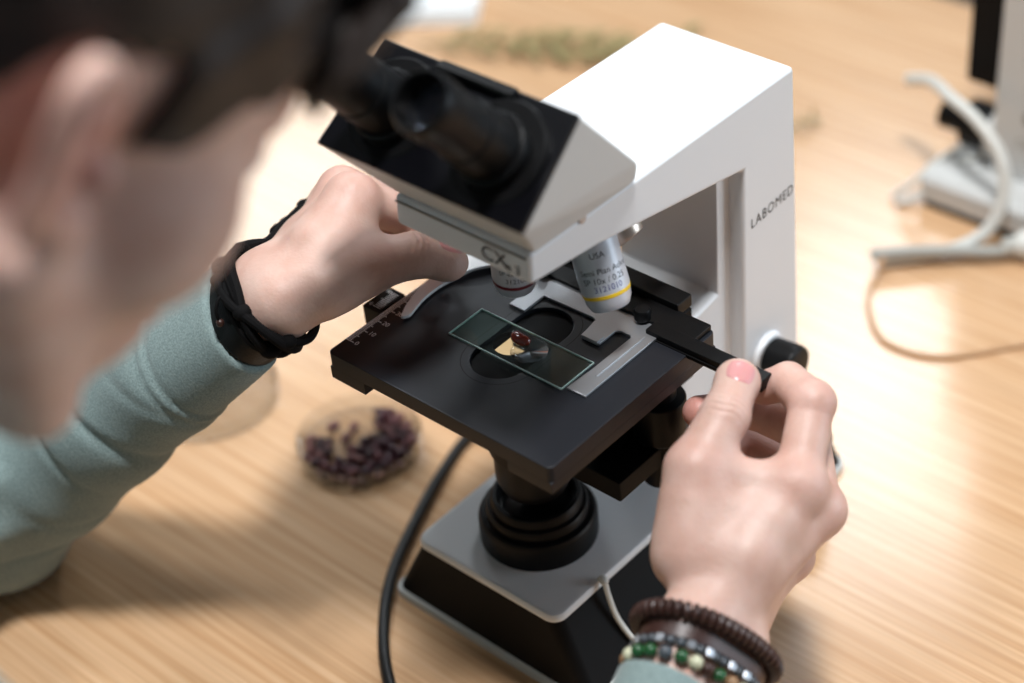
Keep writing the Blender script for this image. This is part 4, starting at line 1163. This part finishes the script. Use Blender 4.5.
for k, (dx, dz, lb) in enumerate(((0, 0, 'upper of the two thin clear leads beside the grey base'), (7, -6, 'lower of the two thin clear leads beside the grey base'))):
    cable('clear_lead', [(-60+dx, 446-dx, -182.6), (-50+dx, 458-dx, -172+dz), (-38+dx, 474, -156+dz), (-22+dx, 488, -146+dz), (-5, 494, -140+dz)], 2.2, 'cable_white', lb)

# ------------------------------------------------------------------ far side of the table
pp = MB()
for i in range(3):
    R = Matrix.Rotation(math.radians(36+i*.8), 3, 'Z')
    vs_ = [Vector((x, y, z)) for z in (TZ+i*4, TZ+i*4+3.8) for x, y in ((-150, 0), (150, 0), (150, 210), (-150, 210))]
    vs_ = [Vector((-600, 379, 0))+R @ v for v in vs_]
    pp.add(vs_, [(3, 2, 1, 0), (4, 5, 6, 7), (0, 1, 5, 4), (1, 2, 6, 5), (2, 3, 7, 6), (3, 0, 4, 7)])
tag(pp.build('paper_stack', 'paper_white', smooth=False), 'white papers lying at the far side of the table', 'papers')

def sprig(cx, cy, ang, L_, n, label, seed, sc=1.):
    r = random.Random(seed)
    t = thing('dried_plant', (cx, cy, TZ), label, 'dried plant', 'dried plants at the far side of the table')
    d = np.array([math.cos(ang), math.sin(ang), 0]); s_ = np.array([-d[1], d[0], 0])
    pts = [np.array([cx, cy, TZ+3])+d*(k/6-.5)*L_+s_*math.sin(k*.8)*6*sc+np.array([0, 0, 3*math.sin(k*.5)]) for k in range(7)]
    MB().tube(spline(pts, 4), 1.1, 7).build('stem', 'dry_leaf', t)
    for k in range(n):
        f = .12+.85*k/n; p = pts[0]*(1-f)+pts[-1]*f+np.array([0, 0, 1.5]); sgn = 1 if k % 2 else -1
        dd = d*.75+s_*sgn*(.5+.4*r.random()); l = (22+16*r.random())*sc; wv = np.cross(dd, [0, 0, 1])*4.2*sc; rise = np.array([0, 0, 5+5*r.random()])
        a = p; b = p+dd*l*.5+rise; c = p+dd*l+rise*.4
        th = np.array([0, 0, .5])
        vs_ = [a, b+wv, c, b-wv, a+th, b+wv+th, c+th, b-wv+th]
        MB().add(vs_, [(3, 2, 1, 0), (4, 5, 6, 7), (0, 1, 5, 4), (1, 2, 6, 5), (2, 3, 7, 6), (3, 0, 4, 7)]).build('leaf', 'dry_leaf', t, smooth=False)
sprig(-440, 445, .55, 120, 12, 'dried sprig lying nearest the white papers', 3)
sprig(-385, 470, .35, 130, 14, 'dried sprig in the middle, behind the eyepieces', 4)
sprig(-345, 500, .8, 110, 12, 'dried sprig closest to the microscope arm', 5)
sprig(-163, 486, 1.2, 26, 4, 'tiny dried fragment right of the microscope arm', 6, .35)
